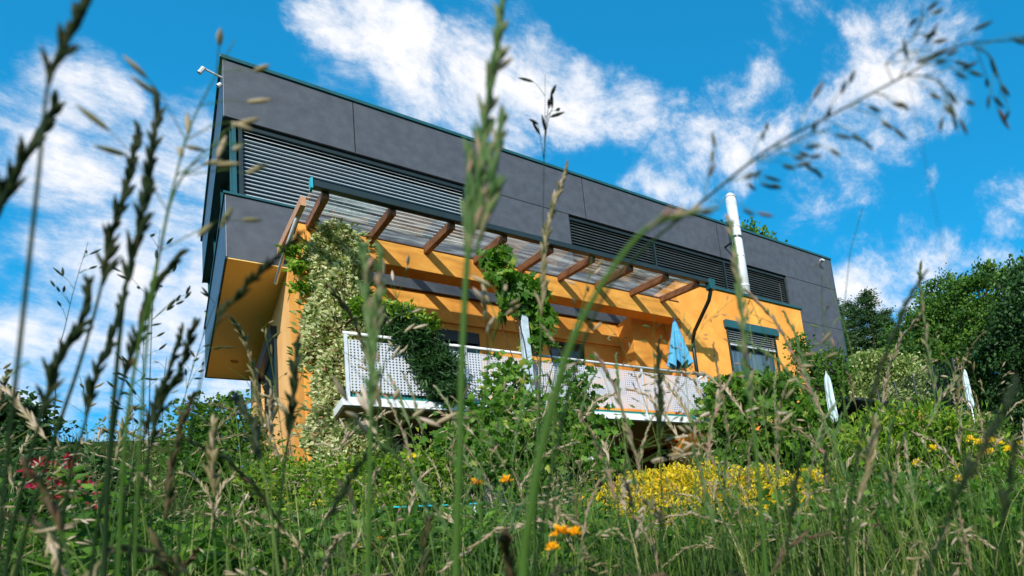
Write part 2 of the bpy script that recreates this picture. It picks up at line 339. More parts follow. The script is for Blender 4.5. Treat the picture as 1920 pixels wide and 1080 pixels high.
# charcoal storey
MB().box(GX0, GX1, GY0, GY1, 8.82, 9.86).build('upper_cladding', GRAY, H0, bevel=.006)
MB().box(4.44, 6.56, GY0, 12.6, 7.44, 8.82).build('cladding_panel', GRAY, H0)
MB().box(13.38, GX1, GY0, GY1, 7.44, 8.82).build('cladding_panel', GRAY, H0)
MB().box(12.47, GX1, GY0, 12.5, 5.95, 6.36).build('cladding_panel', GRAY, H0)
MB().box(GX0, GX1, GY0, GY1-.6, 6.36, 7.44).build('lower_cladding', GRAY, H0, bevel=.006)
jm = MB()
for x in (2.55, 6.98, 10.9): jm.box(x, x+.012, GY0-.003, GY0+.01, 8.83, 9.85)
jm.box(4.45, 6.55, GY0-.003, GY0+.01, 8.80, 8.812)
jm.box(13.39, 15.59, GY0-.003, GY0+.01, 8.80, 8.812).box(12.5, 15.59, GY0-.003, GY0+.01, 7.43, 7.442)
jm.build('cladding_joint', DARK, H0)
MB().box(GX0-.03, GX1+.03, GY0-.035, GY1+.03, 9.86, 9.925).build('roof_coping', TEAL, H0, bevel=.005)
for q_ in ((GX0-.02, 4.44, GY0-.03, GY0+.10, 7.44, 7.475), (GX0-.02, GX0+.1, GY0+.10, GY1-.6, 7.44, 7.475), (GX0-.012, GX0+.012, GY0+.002, GY1-.02, 8.80, 8.835), (GX1-.01, GX1+.014, GY0-.012, GY0+.03, 5.95, 9.86)): MB().box(*q_).build('edge_trim', TEAL, H0)
tm = MB().box(GX0-.014, GX0+.014, GY0-.008, GY1-.6, 6.335, 6.375).box(GX0, 2.3, GY1-.62, GY1-.59, 6.33, 6.44); tm.build('soffit_edge_trim', TEALD, H0)
MB().box(GX0+.014, 1.53, GY0+.004, GY1-.62, 6.345, 6.36).build('soffit', SOFFIT, H0)
sp_ = MB().tube([(1.18, 16.8, 6.31), (1.18, 16.8, 6.345)], .06, 14); sp_.build('soffit_lamp', mottled('lamp_cover', (.4, .2, .05), (.45, .22, .06)), H0)
# recessed core behind the ribbon windows
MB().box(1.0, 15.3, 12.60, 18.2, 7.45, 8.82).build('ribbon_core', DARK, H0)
def ribbon(x0, x1, slat, n, tilt, div=(), posts=True, wd=.02):
    w = MB(); fr_ = w
    for xx in (x0, x1-.05): fr_.box(xx, xx+.05, 12.20, 12.30, 7.476, 8.80)
    fr_.box(x0+.05, x1-.05, 12.20, 12.30, 7.476, 7.52).box(x0+.05, x1-.05, 12.20, 12.30, 8.73, 8.80)
    for d in div: fr_.box(d-.02, d+.02, 12.165, 12.30, 7.52, 8.73)
    f = fr_.build('ribbon_window', TEALD, H0)
    MB().box(x0+.05, x1-.05, 12.34, 12.36, 7.5, 8.78).build('pane', GLASS, f)
    s = MB(); ca, sa = math.cos(tilt), math.sin(tilt)
    segs = [x0+.06, *div, x1-.06]
    for a, b2 in zip(segs, segs[1:]):
        for k in range(n):
            z = 7.53+(k+.5)*(8.74-7.53)/n
            s.obox(((a+b2)/2, 12.25, z), ((b2-a)/2-.008, 0, 0), (0, -wd*ca, -wd*sa), (0, -.0016*sa, .0016*ca))
    s.build('louvre_blind', slat, f)
    return f
ribbon(.96, 4.44, SLAT, 17, math.radians(60), wd=.0115)
ribbon(6.56, 13.38, SLATD, 17, math.radians(50), (8.79, 11.0), False, wd=.028)
# side ribbon (left face of the box)
w = MB()
for yy in (12.34, 14.3, 16.3, 18.4): w.box(.86, .93, yy, yy+.06, 7.476, 8.82)
w.box(.862, .928, 12.40, 18.4, 7.476, 7.52)
f = w.build('ribbon_window', TEAL, H0); MB().box(.95, .97, 12.40, 18.4, 7.5, 8.82).build('pane', GLASS, f)
MB().box(.88, .93, 12.20, 12.30, 7.476, 8.82).build('corner_post', TEAL, H0)
# orange walls
wb = wall(MB(), 'x', 1.53, 1.80, 12.14, 18.0, 1.0, 6.345, [(13.65, 16.1, 4.5, 5.86)]); wb.build('side_wall', ORANGE_PALE, H0)
MB().box(1.53, 2.25, 11.0, 12.14, 1.0, 6.15).build('corner_pillar', ORANGE, H0, bevel=.012)
MB().box(1.53, 8.38, 11.0, 11.36, 6.15, 6.56).build('beam', ORANGE, H0, bevel=.012)
MB().box(1.53, 1.80, 11.36, 12.14, 6.15, 6.56).build('beam_return', ORANGE, H0)
MB().box(1.51, 8.40, 10.985, 11.38, 6.56, 6.58).build('beam_flashing', mottled('brown_flashing', (.06, .035, .03), (.1, .06, .05)), H0)
wb = wall(MB(), 'y', 12.21, 12.45, 1.80, 7.5, 3.5, 6.35, [(2.8, 4.45, 3.55, 5.68), (5.85, 6.62, 3.55, 5.76)]); wb.build('loggia_wall', ORANGE, H0)
MB().box(2.25, 7.5, 12.15, 12.21, 5.80, 5.85).build('wall_ledge', ORANGE, H0)
MB().box(7.5, 8.38, 11.62, 12.45, 3.5, 6.35).build('inner_wall', ORANGE, H0, bevel=.01)
wb = wall(MB(), 'y', 11.0, 11.3, 8.38, 12.45, 1.0, 7.10, [(9.72, 11.25, 4.62, 6.30)])
wb.box(8.38, 8.64, 11.3, 12.139, 1.0, 7.10).box(12.19, 12.45, 11.3, 12.139, 1.0, 7.10).build('bay_wall', ORANGE, H0)
MB().box(8.64, 12.19, 11.3, 12.139, 6.9, 7.09).build('bay_roof', DARK, H0)
MB().box(8.34, 12.50, 10.95, 11.36, 7.10, 7.165).box(12.2, 12.50, 11.36, 12.13, 7.10, 7.165).build('parapet_coping', TEAL, H0, bevel=.005)
# doors / windows of the loggia
def window_y(name, x0, x1, y, z0, z1, fm, gm, t_=.055, mull=()):
    w = MB().box(x0, x0+t_, y, y+.07, z0, z1).box(x1-t_, x1, y, y+.07, z0, z1).box(x0+t_, x1-t_, y, y+.07, z0, z0+t_).box(x0+t_, x1-t_, y, y+.07, z1-t_, z1)
    for q in mull: w.box(q-.03, q+.03, y+.002, y+.068, z0+t_, z1-t_)
    f = w.build(name, fm, H0, bevel=.004); MB().box(x0+t_, x1-t_, y+.03, y+.045, z0+t_, z1-t_).build('pane', gm, f); return f
window_y('balcony_door', 2.8, 4.45, 12.26, 3.55, 5.68, TEAL, GLASS, mull=(3.6,))
MB().box(2.82, 4.43, 12.20, 12.25, 5.46, 5.678).build('shutter_box', TEALD, H0)
window_y('balcony_door', 5.85, 6.62, 12.26, 3.55, 5.76, TEALD, GLASS)
# bay window with shutter box and half-drawn blind
f = window_y('bay_window', 9.72, 11.25, 11.10, 4.62, 6.13, TEAL, GLASSC, mull=(10.28,))
MB().box(9.64, 11.38, 10.90, 11.10, 6.135, 6.33).build('shutter_box', TEAL, H0, bevel=.006)
for q_ in (9.69, 11.25): MB().box(q_, q_+.03, 10.955, 11.02, 4.62, 6.134).build('blind_rail', TEALD, H0)
s = MB()
for k in range(6):
    z = 5.80+k*.058; s.obox((10.485, 11.0, z), (.75, 0, 0), (0, -.028, -.018), (0, .0015, .0025))
bl = s.build('venetian_blind', SLAT, H0); MB().box(9.73, 11.24, 10.985, 11.02, 5.725, 5.765).build('bottom_rail', ALU, bl)
for x in (10.0, 10.5, 10.98): MB().box(x-.012, x+.012, 10.978, 10.984, 5.73, 6.12).build('ladder_tape', TEALD, bl)
MB().box(9.66, 11.31, 10.93, 11.09, 4.58, 4.62).build('window_sill', TEAL, H0)
# side-wall window
w = MB().box(1.60, 1.67, 13.65, 13.72, 4.5, 5.86).box(1.60, 1.67, 16.03, 16.1, 4.5, 5.86).box(1.60, 1.67, 13.72, 16.03, 4.5, 4.57).box(1.60, 1.67, 13.72, 16.03, 5.79, 5.86).box(1.602, 1.668, 14.9, 14.96, 4.57, 5.79)
f = w.build('side_window', TEALD, H0); MB().box(1.63, 1.645, 13.72, 16.03, 4.57, 5.79).build('pane', GLASS, f)
MB().box(1.44, 1.60, 13.6, 16.15, 5.72, 5.92).build('shutter_box', TEALD, H0)
for q_ in (13.60, 16.1): MB().box(1.49, 1.53, q_, q_+.05, 4.48, 5.72).build('blind_rail', TEALD, H0)
s = MB()
for k in range(22):
    z = 4.60+k*.052; s.obox((1.575, 14.87, z), (.018, 0, .012), (0, 1.12, 0), (-.001, 0, .0015))
s.build('venetian_blind', SLATD, H0)
MB().box(1.47, 1.60, 13.58, 16.17, 4.455, 4.5).build('window_sill', ALU, H0)
# ground floor, in the shade of the balcony
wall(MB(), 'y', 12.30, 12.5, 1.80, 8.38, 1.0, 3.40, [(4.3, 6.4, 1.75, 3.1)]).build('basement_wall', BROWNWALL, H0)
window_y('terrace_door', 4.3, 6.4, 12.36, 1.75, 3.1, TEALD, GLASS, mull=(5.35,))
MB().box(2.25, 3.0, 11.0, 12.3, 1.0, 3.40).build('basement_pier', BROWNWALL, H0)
f = window_y('basement_window', 9.3, 11.6, 10.975, 3.05, 3.42, TEAL, GLASS)
# base under the right end
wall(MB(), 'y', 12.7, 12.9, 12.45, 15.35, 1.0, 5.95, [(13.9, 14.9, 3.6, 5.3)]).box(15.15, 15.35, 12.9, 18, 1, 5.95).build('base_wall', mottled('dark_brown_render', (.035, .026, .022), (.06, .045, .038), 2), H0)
window_y('base_window', 13.9, 14.9, 12.76, 3.6, 5.3, TEALD, GLASS)
MB().box(13.2, 16.6, 10.8, 12.7, 3.55, 3.68).build('entrance_slab', mottled('grey_concrete', (.12, .12, .13), (.2, .2, .21), 4), H0)
MB().box(13.9, 16.4, 11.2, 12.6, 4.75, 4.83).build('entrance_canopy', TEALD, H0)
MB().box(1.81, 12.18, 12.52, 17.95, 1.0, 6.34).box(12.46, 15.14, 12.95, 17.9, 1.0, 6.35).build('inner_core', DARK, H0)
# balcony
B0 = MB().box(1.82, 7.98, 10.03, 12.5, 3.40, 3.50).build('balcony', BALUND, H0)
MB().box(1.80, 8.00, 9.99, 10.03, 3.42, 3.54).box(1.80, 1.84, 10.03, 11.0, 3.42, 3.54).box(7.96, 8.00, 10.03, 11.0, 3.42, 3.54).build('fascia', WHITE, B0, bevel=.004)
MB().box(1.84, 7.96, 10.05, 10.07, 3.54, 3.60).build('drip_strip', mottled('sea_green_strip', (.02, .22, .20), (.03, .28, .26)), B0)
px_ = [1.87, 3.42, 4.98, 6.55, 8.07]
for a, b2 in zip(px_, px_[1:]): MB().box(a+.025, b2-.025, 9.985, 9.988, 3.62, 4.37).build('perforated_panel', PERF, B0)
MB().box(8.068, 8.071, 10.03, 10.98, 3.62, 4.37).build('perforated_panel', PERF, B0)
for a in px_: MB().box(a-.02, a+.02, 10.0, 10.03, 3.46, 4.45).build('railing_post', ALU, B0)
MB().tube([(1.84, 10.01, 4.47), (8.10, 10.01, 4.47)], .024, 10).tube([(8.07, 10.01, 4.47), (8.07, 10.99, 4.47)], .024, 10).build('handrail', WHITE, B0, True)
# pergola with glazed roof
PG = MB().box(1.50, 8.28, 9.53, 9.64, 6.32, 6.42).build('pergola', TEALD, H0, bevel=.01)
MB().box(1.475, 1.50, 9.51, 9.65, 6.28, 6.43).build('gutter_end', mottled('turquoise_cap', (.02, .30, .40), (.03, .36, .46)), PG)
sl = .165
for k in range(9):
    x = [1.66, 2.46, 3.26, 4.05, 4.83, 5.60, 6.38, 7.18, 7.93][k]
    y0, y1 = 9.64, 12.13; z0 = 6.30; z1 = z0+(y1-y0)*sl; c = (x, (y0+y1)/2, (z0+z1)/2+.01); ln = math.hypot(y1-y0, z1-z0)/2
    u = np.array([0, y1-y0, z1-z0])/(2*ln)
    MB().obox(c, (.038, 0, 0), u*ln, (0, -u[2]*.065, u[1]*.065)).build('rafter', WOOD, PG, bevel=.006)
y0, y1 = 9.56, 12.12; za, zb = 6.40, 6.40+(y1-y0)*sl
for k in range(8):
    xa = [1.52, 2.46, 3.26, 4.05, 4.83, 5.60, 6.38, 7.18, 8.1][k:k+2]
    MB().obox(((xa[0]+xa[1])/2, (y0+y1)/2, (za+zb)/2+.02), ((xa[1]-xa[0])/2-.006, 0, 0), (0, (y1-y0)/2, (zb-za)/2), (0, -.003*sl, .003)).build('glazing_sheet', GLAZE, PG)
MB().obox((1.42, 10.9, 6.38), (.03, 0, 0), (0, 1.15, .19), (0, -.01, .06)).build('verge_board', WOODPALE, PG)
MB().tube([(1.42, 10.2, 6.22), (1.36, 11.2, 6.05), (1.35, 12.0, 5.98)], .022, 8).build('bracket_pipe', ALU, PG, True)
# downpipe
MB().tube([(8.19, 9.60, 6.34), (8.20, 9.62, 6.16), (8.24, 9.75, 6.05), (8.52, 10.72, 5.78), (8.60, 10.93, 5.66), (8.60, 10.94, 5.45), (8.60, 10.94, 3.6)], .042, 12).build('downpipe', TEALD, H0, True)
MB().box(8.12, 8.27, 9.51, 9.65, 6.20, 6.42).build('gutter_outlet', TEAL, H0)
# small fittings on the charcoal storey
MB().tube([(.78, 12.25, 9.58), (.52, 12.2, 9.62)], .018, 8).tube([(.56, 12.2, 9.62), (.50, 12.2, 9.50)], .03, 8).tube([(.76, 12.2, 9.42), (.72, 12.2, 9.36)], .03, 8).build('floodlight', ALU, H0)
MB().tube([(15.05, 12.13, 9.62), (14.98, 11.98, 9.60)], .03, 8).box(14.88, 15.02, 11.9, 11.99, 9.58, 9.64).build('wall_lamp', ALU, H0)

# flue
FL = empty('chimney_flue', (11.0, 11.62, 7.1), 'tall shiny stainless steel flue pipe rising above the flat roof edge', 'chimney')
fl = MB(); ys = 11.62
fl.tube([(11.10, ys, 7.0), (11.10, ys, 10.35)], .145, 24).build('flue_pipe', STEEL, FL, True)
for z in (7.75, 8.6, 9.45): MB().tube([(11.10, ys, z), (11.10, ys, z+.05)], .152, 24).build('joint_band', STEEL, FL, True)
MB().tube([(11.10, ys, 10.35), (11.10, ys, 10.37), (11.10, ys, 10.47)], [.16, .16, .09], 24).build('rain_cap', STEEL, FL, True)
MB().box(11.07, 11.13, ys+.13, 12.14, 9.15, 9.18).tube([(11.10, ys, 9.14), (11.10, ys, 9.2)], .156, 20).build('wall_bracket', TEALD, FL)

# ------------------------------------------------------------------ parasols
def parasol(loc, hgt, r, label, cloth, pole, group=None, nf=8, tip=.16, canlen=1.05, slim=False):
    e = empty('closed_parasol', loc, label, 'parasol', group); x, y, z = loc
    MB().tube([(x, y, z), (x, y, z+hgt)], .019, 10).build('pole', pole, e, True)
    v = []; fcs = []; m_ = nf*4; L_ = 9
    for a in range(L_):
        q = a/(L_-1); rr_ = .012+(r-.012)*(min(1, q*7) if slim else q**.8)
        for j in range(m_):
            th = 2*math.pi*j/m_; ff = 1+.34*q*math.cos(nf*th)
            v.append((x+rr_*ff*math.cos(th), y+rr_*ff*math.sin(th), z+hgt-canlen*q+(.05*math.cos(nf*th) if a == L_-1 else 0)))
    for a in range(L_-1):
        for j in range(m_): fcs.append((a*m_+j, a*m_+(j+1) % m_, (a+1)*m_+(j+1) % m_, (a+1)*m_+j))
    me = bpy.data.meshes.new('canopy'); me.from_pydata(v, [], fcs); o = link('canopy', me, cloth, e)
    so_ = o.modifiers.new('solid', 'SOLIDIFY'); so_.thickness = .004
    MB().tube([(x, y, z+hgt-.02), (x, y, z+hgt+.05)], [.02, .008], 8).build('finial', pole, e, True)
    return e
parasol((7.80, 10.45, 3.5), 2.34, .215, 'light blue closed parasol standing on the balcony by the railing corner', BLUE, mottled('grey_pole', (.3, .3, .32), (.4, .4, .42)))

# ------------------------------------------------------------------ vegetation generators
def clumped(blobs_, nclump, per, spread, outward=.6, up=.35, ragged=1.0):
    """leaf positions gathered in clumps on/in ellipsoids; returns C, D, shade-free random tints"""
    w_ = np.array([b[3]*b[4] if len(b) > 4 else b[3]*b[3] for b in blobs_], float); w_ /= w_.sum()
    cs = []; ds = []; ts = []
    for k, bl_ in enumerate(blobs_):
        x, y, z, rx = bl_[:4]; rz = bl_[4] if len(bl_) > 4 else rx
        n = max(3, int(nclump*w_[k])); u = unit(rng.normal(size=(n, 3))); rad = rng.uniform(.35, ragged, size=(n, 1))**.5*np.where(rng.random((n, 1)) < .12, rng.uniform(1, ragged*1.12, (n, 1)), 1)
        cc_ = np.array([x, y, z])+u*rad*np.array([rx, rx, rz])
        ct = rng.uniform(-.22, .22, n)
        idx = np.repeat(np.arange(n), per); sp2 = spread*rng.uniform(.6, 1.3, n)
        pp = cc_[idx]+rng.normal(size=(len(idx), 3))*sp2[idx][:, None]*np.array([1, 1, .6])
        dd = outward*u[idx]+rng.normal(size=(len(idx), 3))*.6+np.array([0, 0, up])
        cs.append(pp); ds.append(dd); ts.append(np.clip(.5+ct[idx]+rng.normal(size=len(idx))*.2, 0, 1))
    return np.concatenate(cs), np.concatenate(ds), np.concatenate(ts)
def branches(base, blobs_, r0, forks=2):
    b = MB(); base = np.array(base, float); ctr = np.mean([q[:3] for q in blobs_], axis=0); zt = base+(ctr-base)*.55
    b.tube([base, base+(zt-base)*.5+rng.normal(size=3)*r0*.5, zt], [r0, r0*.8, r0*.6], 8)
    for q in blobs_:
        tgt = np.array(q[:3]); mid = (zt+tgt)/2+rng.normal(size=3)*.08*np.linalg.norm(tgt-zt); st = base+(zt-base)*rng.uniform(.6, 1)
        b.tube([st, mid, tgt], [r0*.45, r0*.3, r0*.12], 6)
        for _ in range(forks):
            u = unit(rng.normal(size=(1, 3)))[0]; e_ = tgt+u*np.array([q[3]]*3)*.8; b.tube([mid, (mid+e_)/2+rng.normal(size=3)*.05, e_], [r0*.2, r0*.13, r0*.05], 5)
    return b
def shrub(name, base, blobs_, label, cat, lm, nclump, per, spread, L0, W0, lobed=False, r0=.03, group=None, leafname='foliage', droop=.15, extra=None):
    e = empty(name, base, label, cat, group)
    C_, D_, T_ = clumped(blobs_, nclump, per, spread)
    k = len(C_); leaves(leafname, C_, D_, L0*rng.uniform(.6, 1.3, k), W0*rng.uniform(.7, 1.2, k), T_, lm, e, lobed, droop=droop)
    branches(base, blobs_, r0).build('branches', BARK, e, True)
    return e

# ivy column on the corner pillar
e = empty('variegated_ivy', (1.9, 10.95, 1.6), 'cream and green variegated creeper covering the corner pillar of the house', 'climbing plant')
def ivy_pts(n):
    z = rng.uniform(1.7, 6.5, n); q = np.clip((6.5-z)/5, 0, 1); hw = .36+.05*np.sin(z*3.1)+.26*q**2
    hw = np.where(z > 5.9, hw*np.clip(1-(z-5.9)/.9, .3, 1), hw)
    th = rng.uniform(-.12*math.pi, 1.12*math.pi, n)
    lump = 1+.22*np.sin(z*5+th*3)+.15*np.sin(z*11+th*5)
    x = 2.0+.14*q+hw*np.cos(th)*lump; y = 11.0-.07-(.26+.15*q)*np.sin(th)*lump+rng.normal(size=n)*.05
    x = np.maximum(x, 1.47+rng.random(n)*.06); nr = np.stack([np.cos(th), -np.sin(th), rng.uniform(0, .6, n)], 1)
    return np.stack([x, y, z], 1), nr
C_, Nr = ivy_pts(30000); zc = C_[:, 2]
T_ = np.clip(.66+.14*np.sin(zc*9+C_[:, 0]*14)+rng.normal(size=len(C_))*.2, 0, .95); sel = rng.random(len(C_)) < .05; T_[sel] = 1.0
leaves('variegated_leaves', C_, Nr+rng.normal(size=C_.shape)*.75, .078*rng.uniform(.6, 1.2, len(C_)), .05*rng.uniform(.6, 1.2, len(C_))*rng.uniform(.8, 1.1, len(C_)), T_, IVY, e, fold=.15)
C2, N2 = ivy_pts(420); leaves('loose_shoots', C2+N2*.10, N2+np.array([0, 0, .4]), .12, .05, rng.random(len(C2))*.6, IVY, e)['kind'] = 'stuff'
C_, D_, T_ = clumped([(1.52, 10.9, 5.95, .12, .2), (1.56, 10.9, 5.5, .08, .14), (2.2, 10.75, 5.0, .20, .10)], 24, 30, .05)
leaves('lime_leaves', C_, D_, .08, .055, T_, LIME, e)
b = MB()
for k in range(9):
    x = 1.6+k*.08; b.tube([(x, 10.98, 1.6), (x+.05*math.sin(k), 10.97, 3), (x+.07*math.cos(k*2), 10.97, 4.8), (x, 10.97, 6.4)], [.02, .016, .012, .005], 6)
b.build('stems', BARK, e, True)

# conifer spilling over the railing
shrub('juniper_shrub', (2.9, 10.2, 3.5), [(2.45, 10.0, 4.72, .22, .12), (2.72, 9.95, 4.45, .22, .22), (2.95, 9.9, 4.05, .24, .30), (3.02, 9.85, 3.72, .22, .16)],
      'dark green juniper spilling over the white railing beside the ivy pillar', 'shrub', DKGREEN, 130, 60, .075, .10, .03, r0=.03)
C_, D_, T_ = clumped([(2.2, 9.95, 4.88, .25, .10), (2.6, 9.95, 4.85, .25, .12), (2.9, 9.9, 4.7, .12, .1)], 40, 40, .06)
e = empty('golden_creeper', (2.4, 10.0, 4.6), 'yellow green creeper arching along the top of the railing above the juniper', 'climbing plant')
leaves('foliage', C_, D_, .085, .05, T_, LIME, e)
MB().tube([(1.9, 10.8, 4.8), (2.2, 10.1, 4.95), (2.6, 10.0, 4.9), (2.95, 9.9, 4.65)], [.02, .015, .012, .006], 6).build('stems', BARK, e, True)

# steel post with grape vine
e = empty('steel_post', (4.28, 9.75, 1.45), 'pale grey steel post standing in front of the balcony inside the grape vine', 'post')
MB().box(4.21, 4.33, 9.70, 9.82, 1.3, 5.3).build('post_shaft', mottled('galvanised_steel', (.30, .40, .48), (.52, .60, .66), 14, .4, .5, c3=(.25, .28, .3)), e, bevel=.008)
MB().box(4.17, 4.37, 9.66, 9.86, 5.3, 5.32).build('cap_plate', ALU, e)
shrub('grape_vine', (4.4, 9.7, 1.45), [(3.95, 9.75, 5.85, .09, .2), (4.08, 9.72, 5.55, .16, .14), (4.38, 9.78, 5.40, .24, .16), (4.52, 9.78, 5.1, .14, .2), (4.5, 9.85, 4.7, .10, .2), (4.12, 9.75, 5.2, .10, .12)],
      'bright green grape vine climbing around the grey steel post up to the orange beam', 'climbing plant', VINE, 62, 15, .09, .17, .17, True, r0=.02, droop=.25)
# leaf mass at the foot of the post, in front of the balcony
def at(px, py, d, r, rz=None): q = P(px, py, d); return (q[0], q[1], q[2], r, rz or r)
def foot(px, py, d): q = P(px, py, d); return (q[0], q[1], float(H(q[0], q[1])))
shrub('bramble_shrub', foot(1000, 900, 8.0), [at(950,720,8,.18,.3), at(1085,715,8,.14,.22), at(1000,800,7.8,.42), at(1090,800,8,.32), at(900,800,7.8,.32), at(960,870,7.6,.45), at(1080,870,7.8,.42)],
      'tangled light green climbing shrub in front of the middle of the balcony', 'shrub', VINE, 190, 20, .13, .10, .085, True, r0=.02, droop=.3)
shrub('rose_shrub', foot(420, 900, 9.5), [at(395,800,9.5,.36), at(440,785,9.5,.28), at(425,835,9.4,.42), at(380,845,9.4,.40), at(450,860,9.4,.34), at(420,905,9.2,.6), at(365,775,9.5,.18), at(480,920,9.3,.35)],
      'leafy green rose bush at the left corner of the house below the side window', 'shrub', GREEN, 200, 26, .13, .085, .06, r0=.025)
shrub('field_maple', foot(1430, 880, 13.4), [at(1380,745,13,.55,.4), at(1440,740,13,.6,.4), at(1350,790,13,.45), at(1500,780,13,.55), at(1430,800,12.9,.75), at(1360,850,12.9,.5), at(1520,830,12.9,.5), at(1450,870,12.8,.7), at(1560,830,13,.3)],
      'broad bush of bright lobed leaves below the window of the orange bay', 'shrub', VINE, 260, 24, .15, .15, .15, True, r0=.03)
shrub('apple_sapling', foot(1540, 860, 13.6), [at(1500,650,13.4,.16,.3), at(1515,690,13.4,.22,.3), at(1555,680,13.5,.25,.22), at(1590,690,13.6,.2,.15), at(1535,730,13.5,.35,.3), at(1570,720,13.6,.25,.2)],
      'slim sapling of small leaves in front of the corner between orange and grey wall', 'tree', GREEN, 120, 22, .10, .10, .06, r0=.03)
shrub('golden_spirea', foot(1330, 1000, 6.9), [at(1200,925,6.9,.24,.2), at(1265,915,7,.28,.22), at(1340,915,7.1,.32,.24), at(1420,920,7.2,.32,.24), at(1500,925,7.3,.28,.22), at(1220,970,6.6,.25,.2), at(1300,980,6.6,.28,.22), at(1390,985,6.7,.28,.22), at(1470,975,6.9,.28,.22), at(1165,925,6.9,.12,.14), at(1545,925,7.0,.2,.2), at(1565,965,6.6,.2,.2), at(1120,950,6.8,.14,.12), at(1530,1000,6.8,.22,.2), at(1320,1020,6.3,.22,.16), at(1440,1020,6.5,.22,.16)],
      'golden yellow leaved bush spread low in the meadow below the balcony', 'shrub', YELLOW, 900, 32, .06, .06, .026, r0=.015)
shrub('laurel_shrub', foot(1730, 1000, 6.4), [at(1640,835,6.0,.30,.25), at(1730,812,6.1,.36,.24), at(1810,830,6.2,.32,.25), at(1610,900,6.3,.25), at(1690,900,6.3,.42), at(1780,910,6.3,.42), at(1650,970,6.1,.36), at(1740,980,6.1,.40), at(1860,890,6.6,.30), at(1840,970,6.2,.36), at(1600,960,6.1,.2), at(1680,830,6.5,.2,.2)],
      'large bush of pointed fresh green leaves at the right of the golden bush', 'shrub', LIME, 620, 30, .09, .11, .034, r0=.03)

# trees
def leafy_tree(base, blobs_, label, cat, lm, ncl, per, sp3, L0, W0, r0, group=None, name='deciduous_tree'):
    e = empty(name, base, label, cat, group); C_, D_, T_ = clumped(blobs_, ncl, per, sp3, ragged=1.25); k = len(C_)
    leaves('crown', C_, D_, L0*rng.uniform(.6, 1.3, k), W0*rng.uniform(.7, 1.2, k), T_, lm, e)
    branches(base, blobs_, r0, 3).build('trunk', BARK, e, True); return e
G1 = 'trees on the slope right of the house'
leafy_tree(foot(1850, 860, 26), [at(1840,560,26,1.3,1.0), at(1900,600,26,1.5,1.2), at(1790,620,25.5,1.3), at(1850,680,25,1.9), at(1780,700,25,1.2), at(1900,740,25,1.6), at(1820,760,24.5,1.4), at(1760,600,26,.8), at(1850,515,26,.6,.5), at(1800,545,26,.5,.5), at(1910,510,26,.6,.5), at(1730,640,26,.7,.6)],
  'tall broad leaved tree at the far right behind the folded white parasol', 'tree', TREE, 620, 64, .24, .17, .11, .25, G1)
leafy_tree(foot(1950, 860, 22), [at(1960,560,22,1.3), at(1930,640,22,1.2), at(1960,720,22,1.5), at(1990,640,22,1.6), at(1930,800,21.5,1.0)],
  'dark leafy tree cut off by the right edge of the picture', 'tree', DKGREEN, 380, 60, .30, .17, .11, .25, G1)
leafy_tree(foot(1730, 840, 33), [at(1740,650,33,1.1), at(1715,700,33,.9), at(1750,710,32,1.2), at(1745,610,33,.6), at(1710,770,31,1.0), at(1760,770,31,1.2), at(1715,620,34,.8), at(1770,560,34,1.0), at(1690,650,34,.9)],
  'smaller mid green tree between the dark pines and the tall broad leaved tree', 'tree', TREE, 420, 55, .30, .18, .12, .2, G1)
leafy_tree(foot(1660, 820, 22), [at(1640,700,22,.9,.6), at(1680,715,22,.9,.6), at(1620,740,22,.7,.5), at(1700,745,22,.6,.45), at(1650,760,21.5,.9,.6), at(1610,690,22.5,.4,.4)],
  'pale cream flowering bush between the house end and the wire fence', 'shrub', PALE, 400, 50, .18, .12, .085, .12, name='flowering_shrub')
leafy_tree(foot(1610, 860, 21), [at(1590,790,21,.6,.5), at(1625,800,21,.7,.5), at(1665,800,21,.6,.4), at(1600,830,21,.6,.4)],
  'low dark hedge bush beyond the entrance slab at the end of the house', 'shrub', DKGREEN, 160, 40, .2, .13, .09, .08, name='hedge_bush')
leafy_tree(foot(15, 930, 9), [at(0,800,9,.38), at(-50,830,9,.5), at(30,860,9,.32), at(0,890,9,.5)],
  'round dark green tree at the left edge of the picture', 'tree', DKGREEN, 170, 40, .12, .10, .07, .06)
leafy_tree(foot(1400, 520, 24), [at(1362,425,26,.25,.3), at(1400,440,26,.3,.3), at(1425,452,26,.3,.25), at(1380,465,26,.5,.4), at(1440,490,26,.7,.6)],
  'tree top just showing above the flat roof behind the steel flue', 'tree', GREEN, 70, 34, .2, .2, .13, .2)
def pine(px, ptop, pbase, d, wid, label):
    wid *= .72
    top = P(px, ptop, d); bs = foot(px, pbase, d); top = np.array([bs[0], bs[1], top[2]]); hh = top[2]-bs[2]
    e = empty('pine_tree', bs, label, 'tree', 'dark pines on the hill behind the house')
    MB().tube([bs, np.array(bs)+(top-bs)*.5+np.array([.1, 0, 0]), top], [.16, .11, .02], 8).build('trunk', BARKRED, e, True)
    C_ = []; D_ = []; b = MB(); n = int(hh*4.2)
    for k in range(n):
        q = k/n; z = bs[2]+hh*(.28+.72*q); rl = wid*(1-q)**.7*rng.uniform(.6, 1.15)+.15; a = k*2.4+rng.uniform(-.4, .4)
        u = np.array([math.cos(a), math.sin(a), .12+.35*q]); p0 = np.array([bs[0], bs[1], z]); p1 = p0+u*rl
        b.tube([p0, (p0+p1)/2+np.array([0, 0, -.05]), p1], [.035, .025, .008], 5)
        m_ = int(300*rl/wid)+90; s_ = rng.uniform(.25, 1, m_)[:, None]
        C_.append(p0+(p1-p0)*s_+rng.normal(size=(m_, 3))*np.array([.17, .17, .07])*(.6+s_)); D_.append(u+rng.normal(size=(m_, 3))*.6)
    b.build('branches', BARK, e, True); C_ = np.concatenate(C_); D_ = np.concatenate(D_)
    leaves('needles', C_, D_, .26, .06, np.clip(rng.normal(size=len(C_))*.22+.5, 0, 1), NEEDLE, e)
